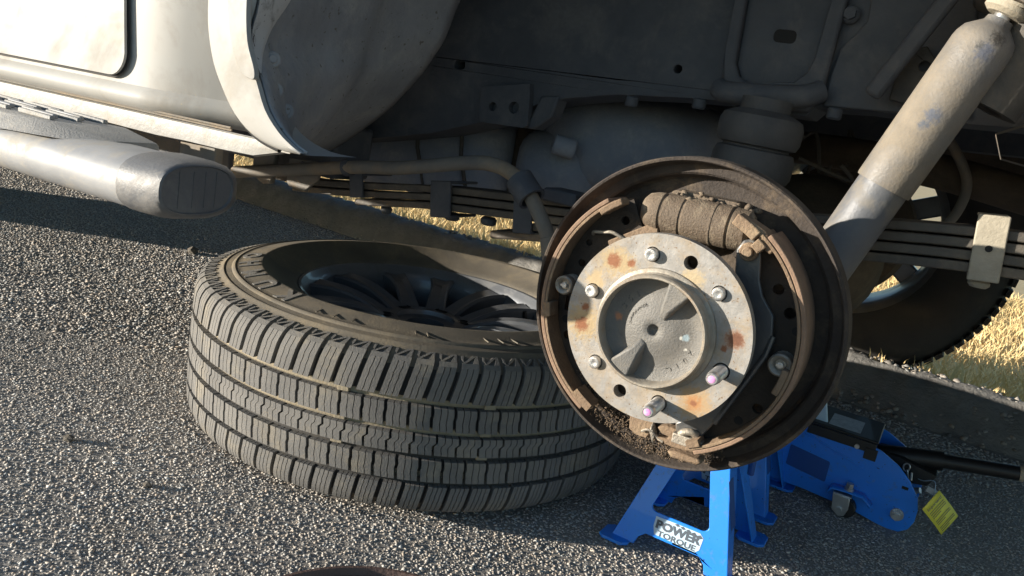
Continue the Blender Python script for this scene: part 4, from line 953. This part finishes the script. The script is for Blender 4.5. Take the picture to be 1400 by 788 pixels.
# alloy rim
RM = wp('alloy_rim', MB().lathe(TC, (0, 0, 1), [(.2215, .2130), (.2275, .2210), (.2290, .2290), (.2260, .2320), (.2220, .2310), (.2160, .2220), (.2110, .2150), (.2080, .2020), (.2030, .180), (.2000, .10), (.205, .05), (.222, .045), (.2215, .2130)], 120), 'alloy_dark', smooth=40)
for k in range(6):
    for s in (-1, 1):
        a = R(60 * k + 12); b = a + s * R(13.5); tw = s * .35
        p0 = TC + V(.062 * math.cos(a + s * .35), .062 * math.sin(a + s * .35), .180); p1 = TC + V(.209 * math.cos(b), .209 * math.sin(b), .214)
        d = (p1 - p0).normalized(); e = d.cross(V(0, 0, 1)).normalized(); nrm = e.cross(d)
        rows = []
        for t in np.linspace(0, 1, 9):
            c = p0.lerp(p1, t) + V(0, 0, .012 * math.sin(math.pi * t)); w = .021 - .006 * math.sin(math.pi * t) + .004 * t; h = .034
            rows.append([c - e * w, c - e * (w * .8) + nrm * .004, c + e * (w * .2) + nrm * .001, c + e * (w * .8) + nrm * .005, c + e * w, c + e * w * .8 - nrm * h, c - e * w * .8 - nrm * h])
        wp('spoke', MB().sheet(rows, True), 'alloy_dark', RM, smooth=28)
wp('rim_hub', MB().lathe(TC, (0, 0, 1), [(.092, .13), (.088, .172), (.080, .188), (.052, .190), (.050, .182), (.034, .180), (.033, .12)], 64), 'alloy_dark', RM, smooth=35)
for k in range(6):
    a = R(60 * k - 18); wp('nut_hole', MB().lathe(TC + V(.0699 * math.cos(a), .0699 * math.sin(a), .1895), (0, 0, 1), [(.012, .0006), (.010, -.002), (.010, -.0003), (1e-5, .0002)], 20), 'gap_black', RM)
wp('rim_barrel_floor', MB().lathe(TC, (0, 0, 1), [(.2, .03), (.05, .03)], 48), 'gap_black', RM)
wp('valve_stem', MB().cyl(TC + V(.196 * math.cos(.9), .196 * math.sin(.9), .185), TC + V(.188 * math.cos(.9), .188 * math.sin(.9), .215), .004, n=12), 'black_gloss', RM)

# ------------------------------------------------------------------ brake drum lying in front
DC = V(-.344, .493, 0)
dr = obj('brake_drum', MB().lathe(DC, (0, 0, 1), [(.04, .002), (.135, .002), (.146, .010), (.150, .030), (.150, .062), (.157, .064), (.158, .078), (.1555, .081), (.1520, .081), (.1505, .078), (.1490, .074), (.1340, .073), (.1325, .070), (.131, .014), (.04, .012)], 128, True), 'drum_rust', smooth=30, org=DC)
tag(dr, 'rusty brake drum lying on the asphalt at the lower edge of the view', 'brake drum')
drs = obj('swept_face', MB().lathe(DC, (0, 0, 1), [(.1308, .066), (.1300, .020)], 128), 'drum_face', dr, smooth=30)

# ------------------------------------------------------------------ jack stands
def stand(name, loc, label, rz=0.0, slogan=True):
    T = thing(name, loc, label, 'jack stand', 'blue jack stands')
    o = Vector(loc)
    B, Tp, Hh = .088, .030, .205; sl = (B - Tp) / Hh
    q = lambda x, y, z: o + V(x, y, z)
    def face(nx, ny, window):
        ex = V(-ny, nx, 0); n = V(nx, ny, sl).normalized(); up = V(-nx * sl, -ny * sl, 1).normalized(); og = q(nx * B, ny * B, 0)
        hh = Hh * math.hypot(1, sl); W_ = lambda y: B - (B - Tp) * y / hh
        if window:
            poly = [(-W_(.006), .006)] + [(-W_(.006) + .034, .006), (-W_(.02) + .034, .018), (-W_(.03) + .040, .026), (W_(.03) - .040, .026), (W_(.02) - .034, .018), (W_(.006) - .034, .006), (W_(.006), .006), (W_(hh), hh), (-W_(hh), hh)]
            z0, z1 = .060, .158; a0, a1 = W_(z0) - .030, W_(z1) - .030
            hole = []
            for (cx, cy, s0, s1) in ((a0 - .008, z0 + .009, -90, 0), (max(a1 - .005, .004), z1 - .006, 0, 90), (-max(a1 - .005, .004), z1 - .006, 90, 180), (-(a0 - .008), z0 + .009, 180, 270)):
                hole += arcpts(cx, cy, .008, s0, s1, 5)
            mb = MB().prism(poly, (og, ex, up, n), -.003, 0, holes=[list(reversed(hole))])
        else:
            poly = [(-W_(.006), .006), (-W_(.006) + .026, .006), (-.006, .150), (.006, .150), (W_(.006) - .026, .006), (W_(.006), .006), (W_(hh), hh), (-W_(hh), hh)]
            mb = MB().prism(poly, (og, ex, up, n), -.003, 0)
        obj('frame_side', mb, 'blue_paint', T, bevel=.0012)
        return og, ex, up, n
    fr = face(0, -1, True); face(0, 1, True); face(1, 0, False); face(-1, 0, False)
    for sx in (-1, 1):
        for sy in (-1, 1):
            c = q(sx * (B - .008), sy * (B - .008), 0)
            obj('foot', MB().prism([(-.022, -.016), (-.016, -.022), (.014, -.022), (.022, -.014), (.022, .016), (.016, .022), (-.014, .022), (-.022, .014)], (c, V(1, 0, 0), V(0, 1, 0), V(0, 0, 1)), .003, .0075), 'blue_paint', T, bevel=.0012)
    obj('stand_collar', MB().box(q(0, 0, .212), (.062, .062, .02)), 'blue_paint', T, bevel=.004)
    obj('ratchet_post', MB().box(q(0, 0, .255), (.026, .020, .20)), 'black_steel', T, bevel=.002)
    obj('saddle', MB().box(q(0, 0, .352), (.075, .040, .010)).box(q(-.034, 0, .364), (.010, .040, .020)).box(q(.034, 0, .364), (.010, .040, .020)), 'black_steel', T, bevel=.002)
    obj('release_handle', MB().tube(smooth_path([q(.03, 0, .19), q(.06, .0, .18), q(.065, .01, .13)], 5), .005, 8), 'blue_dark', T)
    if slogan:
        og, ex, up, n = fr; ex = -ex if ex.x < 0 else ex
        c = og + up * .043 + ex * .004
        hw, hh_ = .0350, .0125
        pl = [(-hw - .001, -.001), (-hw + .003, -hh_), (hw - .006, -hh_ - .0012), (hw - .001, -hh_ + .004), (hw, hh_ - .004), (hw - .006, hh_ + .001), (-.004, hh_ + .001), (-hw - .001, hh_)]
        dc = obj('logo_sticker', MB().prism(pl, (c, ex, up, n), .0002, .0005), 'decal_white', T, smooth=None)
        obj('logo_word', text_mb('POWER', .0152, (c + up * -.0020 - ex * .001, ex, up, n), .0001, bold=.0008, sx=1.22, base=.0008), 'decal_ink', T, smooth=None)
        obj('logo_word', text_mb('TORQUE', .0108, (c + up * -.0125 + ex * .0005, ex, up, n), .0001, bold=.0003, sx=1.28, base=.0008), 'decal_ink', T, smooth=None)
        for k in range(5):
            x0 = -.008 + .0085 * k
            obj('logo_flag', MB().prism([(x0, .0118 - .0006 * k), (x0 + .004, .0138 - .0006 * k), (x0 + .0085, .0118 - .0010 * k), (x0 + .0045, .0100 - .001 * k)], (c, ex, up, n), .0006, .0008), 'decal_ink', T, smooth=None)
        # dark printed panel on the right-hand side
        nx = V(1, 0, sl).normalized(); up2 = V(-sl, 0, 1).normalized(); cc = q(B, -.045, 0) + up2 * .105
        obj('warning_print', MB().prism(rrect(-.012, -.035, .012, .035, .002), (cc, V(0, 1, 0), up2, nx), .0002, .0005), 'blue_dark', T, smooth=None)
    return T
stand('jack_stand', (-.228, 1.106, 0), 'blue jack stand with a white logo sticker standing in front under the brake')
stand('jack_stand', (-.232, 1.352, 0), 'blue jack stand standing behind the other one, close to the trolley jack')

# ------------------------------------------------------------------ trolley jack
JY = 1.425
J = thing('trolley_jack', (-.12, JY + .07, 0), 'blue trolley jack with a black handle socket on the dark asphalt beneath the car', 'jack')
def jp(name, mb, mat, **k): return obj(name, mb, mat, J, **k)
sp_ = [(-.46, .030), (-.42, .016), (-.115, .016), (-.03, .010), (.010, .002), (.028, .0005), (.045, .002), (.0575, .012), (.0635, .028), (.0635, .050), (.058, .070), (.040, .094), (.018, .113), (-.012, .128), (-.045, .136), (-.130, .136), (-.185, .120), (-.30, .085), (-.44, .065)]
for y in (JY, JY + .125):
    jp('side_plate', MB().prism(sp_, (V(0, y, 0), V(1, 0, 0), V(0, 0, 1), V(0, -1, 0)), 0, .004), 'blue_paint', bevel=.0014)
jp('side_crease', MB().box((-.10, JY - .0045, .108), (.14, .004, .004), (V(.94, 0, -.26).normalized(), V(0, 1, 0), V(.26, 0, .94).normalized())), 'blue_paint', bevel=.0015)
jp('side_label', MB().prism(rrect(-.155, .032, -.085, .070, .003), (V(0, JY - .0042, 0), V(1, 0, -.12).normalized(), V(.0, 0, 1), V(0, -1, 0)), 0, .0004), 'blue_dark', smooth=None)
jp('cover_plate', MB().box((-.078, JY + .06, .1385), (.115, .125, .005)).box((-.078, JY - .0045, .128), (.112, .003, .018)), 'black_gloss', bevel=.0015)
jp('cover_tab', MB().box((-.028, JY - .0055, .117), (.020, .003, .020)), 'black_gloss', bevel=.001)
jp('cover_sticker', MB().prism(rrect(-.105, JY + .012, -.052, JY + .085, .002), (V(0, 0, .1412), V(1, 0, 0), V(0, 1, 0), V(0, 0, 1)), 0, .0004), 'sticker_white', smooth=None)
jp('cover_screw', MB().cyl((-.051, JY - .006, .124), (-.051, JY - .010, .124), .004, n=12), 'zinc')
jp('lift_arm', MB().box((-.20, JY + .062, .17), (.26, .05, .03), (V(-.80, 0, .60), V(0, 1, 0), V(.6, 0, .8))), 'blue_paint', bevel=.004)
jp('lift_saddle', MB().cyl((-.30, JY + .062, .25), (-.30, JY + .062, .275), .04, n=24), 'black_steel')
jp('lift_lug', MB().box((-.122, JY + .02, .155), (.020, .008, .05), (V(.96, 0, .28), V(0, 1, 0), V(-.28, 0, .96))), 'decal_white', bevel=.002)
jp('pivot_bolt', MB().cyl((-.152, JY - .004, .118), (-.152, JY - .009, .118), .008, n=18).hexn((-.152, JY - .009, .118), (-.152, JY - .014, .118), .0055), 'zinc')
jp('axle_bolt', MB().cyl((.036, JY - .004, .032), (.036, JY - .008, .032), .0105, n=22).hexn((.036, JY - .008, .032), (.036, JY - .015, .032), .0088).cyl((.036, JY - .015, .032), (.036, JY - .020, .032), .0055, n=14), 'zinc')
jp('plate_slot', MB().box((.036, JY - .0042, .080), (.010, .0006, .005)), 'gap_black')
jp('caster_bracket', MB().sheet([[V(x, JY - .004 - .024 * t, z) for t in (0, .5, 1)] for x, z in ((-.075, .036), (-.070, .045), (-.050, .047), (-.020, .046), (-.005, .034))]), 'blue_paint', solid=.003)
jp('caster_bolt', MB().cyl((-.044, JY - .018, .046), (-.044, JY - .018, .053), .008, n=16).hexn((-.044, JY - .018, .053), (-.044, JY - .018, .061), .0065), 'zinc')
jp('caster_fork', MB().prism([(-.066, .040), (-.038, .040), (-.036, .020), (-.040, .006), (-.050, .003), (-.062, .012)], (V(0, JY - .030, 0), V(1, 0, 0), V(0, 0, 1), V(0, -1, 0)), 0, .003).box((-.051, JY - .018, .040), (.030, .026, .003)), 'zinc', bevel=.001)
jp('caster_wheel', MB().cyl((-.042, JY - .027, .0175), (-.042, JY - .010, .0175), .0172, n=28, ch=.002), 'black_gloss')
jp('caster_pin', MB().cyl((-.050, JY - .033, .014), (-.050, JY - .037, .014), .0055, n=14), 'zinc')
jp('rear_wheel', MB().cyl((.036, JY + .012, .026), (.036, JY + .113, .026), .025, n=28, ch=.003), 'zinc')
h0 = V(-.02, JY + .072, .098); h1 = V(.075, JY + .082, .118); h2 = V(.62, JY + .135, .205)
hd = (h1 - h0).normalized()
jp('handle_socket', MB().cyl(h0, h1, .017, .0165, n=24, ch=.002).prism([(-.02, .062), (.068, .078), (.078, .100), (.02, .112), (-.02, .110)], (V(0, JY + .048, 0), V(1, 0, 0), V(0, 0, 1), V(0, -1, 0)), -.055, 0), 'black_gloss', bevel=.002)
jp('handle_bar', MB().cyl(h1, h2, .0125, n=24), 'black_gloss')
jp('handle_ferrule', MB().lathe(h1 - hd * .004, h2 - h1, [(.0125, 0), (.0165, 0), (.017, .004), (.0165, .010), (.0125, .010)], 24), 'black_gloss')
jp('handle_lit_end', MB().lathe(h1 + (h2 - h1).normalized() * .118, h2 - h1, [(.0126, 0), (.0130, .001), (.0130, .25)], 24), 'tan_bush')  # pale sleeve: the lit end of the bar put into colour
jp('lock_clip', MB().tube([V(.030 + .005 * math.cos(a), JY + .044, .100 + .007 * math.sin(a)) for a in np.linspace(0, 6.2, 14)], .0014, 6).tube([V(.032, JY + .044, .096), V(.038, JY + .042, .080), V(.042, JY + .040, .082), V(.040, JY + .043, .094)], .0018, 6), 'zinc')
jp('release_bolt', MB().cyl((.030, JY + .05, .068), (.044, JY + .05, .074), .008, n=12).cyl((.046, JY + .05, .060), (.060, JY + .045, .068), .005, n=10), 'zinc')
# yellow hang tag on the jack
tc = V(.094, JY - .004, .060); tx = V(.38, .55, .76).normalized(); ty_ = V(-.67, -.56, .74); ty_ = (ty_ - tx * ty_.dot(tx)).normalized(); tn = tx.cross(ty_)
if tn.y > 0: tn = -tn
mb = MB(); rows = []
for i in range(9):
    t = i / 8 - .5; rows.append([tc + tx * (u_ * .043) + ty_ * (t * .066) + tn * (.003 * math.cos(t * 2.5)) for u_ in (-.5, 0, .5)])
TG = obj('paper_tag', mb.sheet(rows), 'tag_yellow', smooth=60, solid=.0006, org=V(.094, JY, .03))
tag(TG, 'yellow printed paper tag hanging at the end of the blue trolley jack', 'tag')
mb = MB(); ln = 0
for k in range(12):
    if k in (4, 8): continue
    t = .25 - .060 * k; L2 = .034 * (1 if k not in (3, 7, 11) else .55); hgt = .0010
    c0_ = tc + ty_ * (t * .066) + tn * (.0012 + .003 * math.cos(t * 2.5)) - tx * (.017 - L2 / 2)
    mb.box(c0_, (L2, hgt, .0001), (tx, ty_, tn))
obj('tag_print', mb, 'decal_ink', TG, smooth=None)
obj('tag_heading', text_mb('Important!', .0078, (tc + ty_ * .0225 + tn * .0042, tx, ty_, tn), .00005, bold=.0001), 'decal_ink', TG, smooth=None)
obj('tag_string', MB().tube(smooth_path([tc + ty_ * .026, tc + V(-.018, .02, .040), V(.060, JY + .04, .088), V(.050, JY + .05, .085)], 5), .0008, 6), 'decal_white', TG)
obj('printed_slip', MB().box((.078, JY + .018, .082), (.022, .001, .010), (V(.95, 0, -.2).normalized(), V(0, 1, 0), V(.2, 0, .95).normalized())), 'sticker_white', TG)

# ------------------------------------------------------------------ loose bits on the road
for (x, y, s, lab) in ((-1.022, .640, .008, 'small dark clod on the sunlit asphalt left of the lying wheel'), (-.842, .640, .0055, 'tiny clod nearest the tread of the lying wheel'), (-1.91, 1.545, .016, 'pale pebble at the edge of the shade beside the lying wheel')):
    v0 = iv * nrng.uniform(.6, 1.25, (len(iv), 1)) * np.array([s * 1.5, s, s * .8])
    tag(obj('stone', MB().add([V(x, y, s * .45) + Vector(q) for q in v0], [tuple(q) for q in jf]), 'clod', smooth=None, org=V(x, y, 0)), lab, 'stone', 'loose stones on the road')
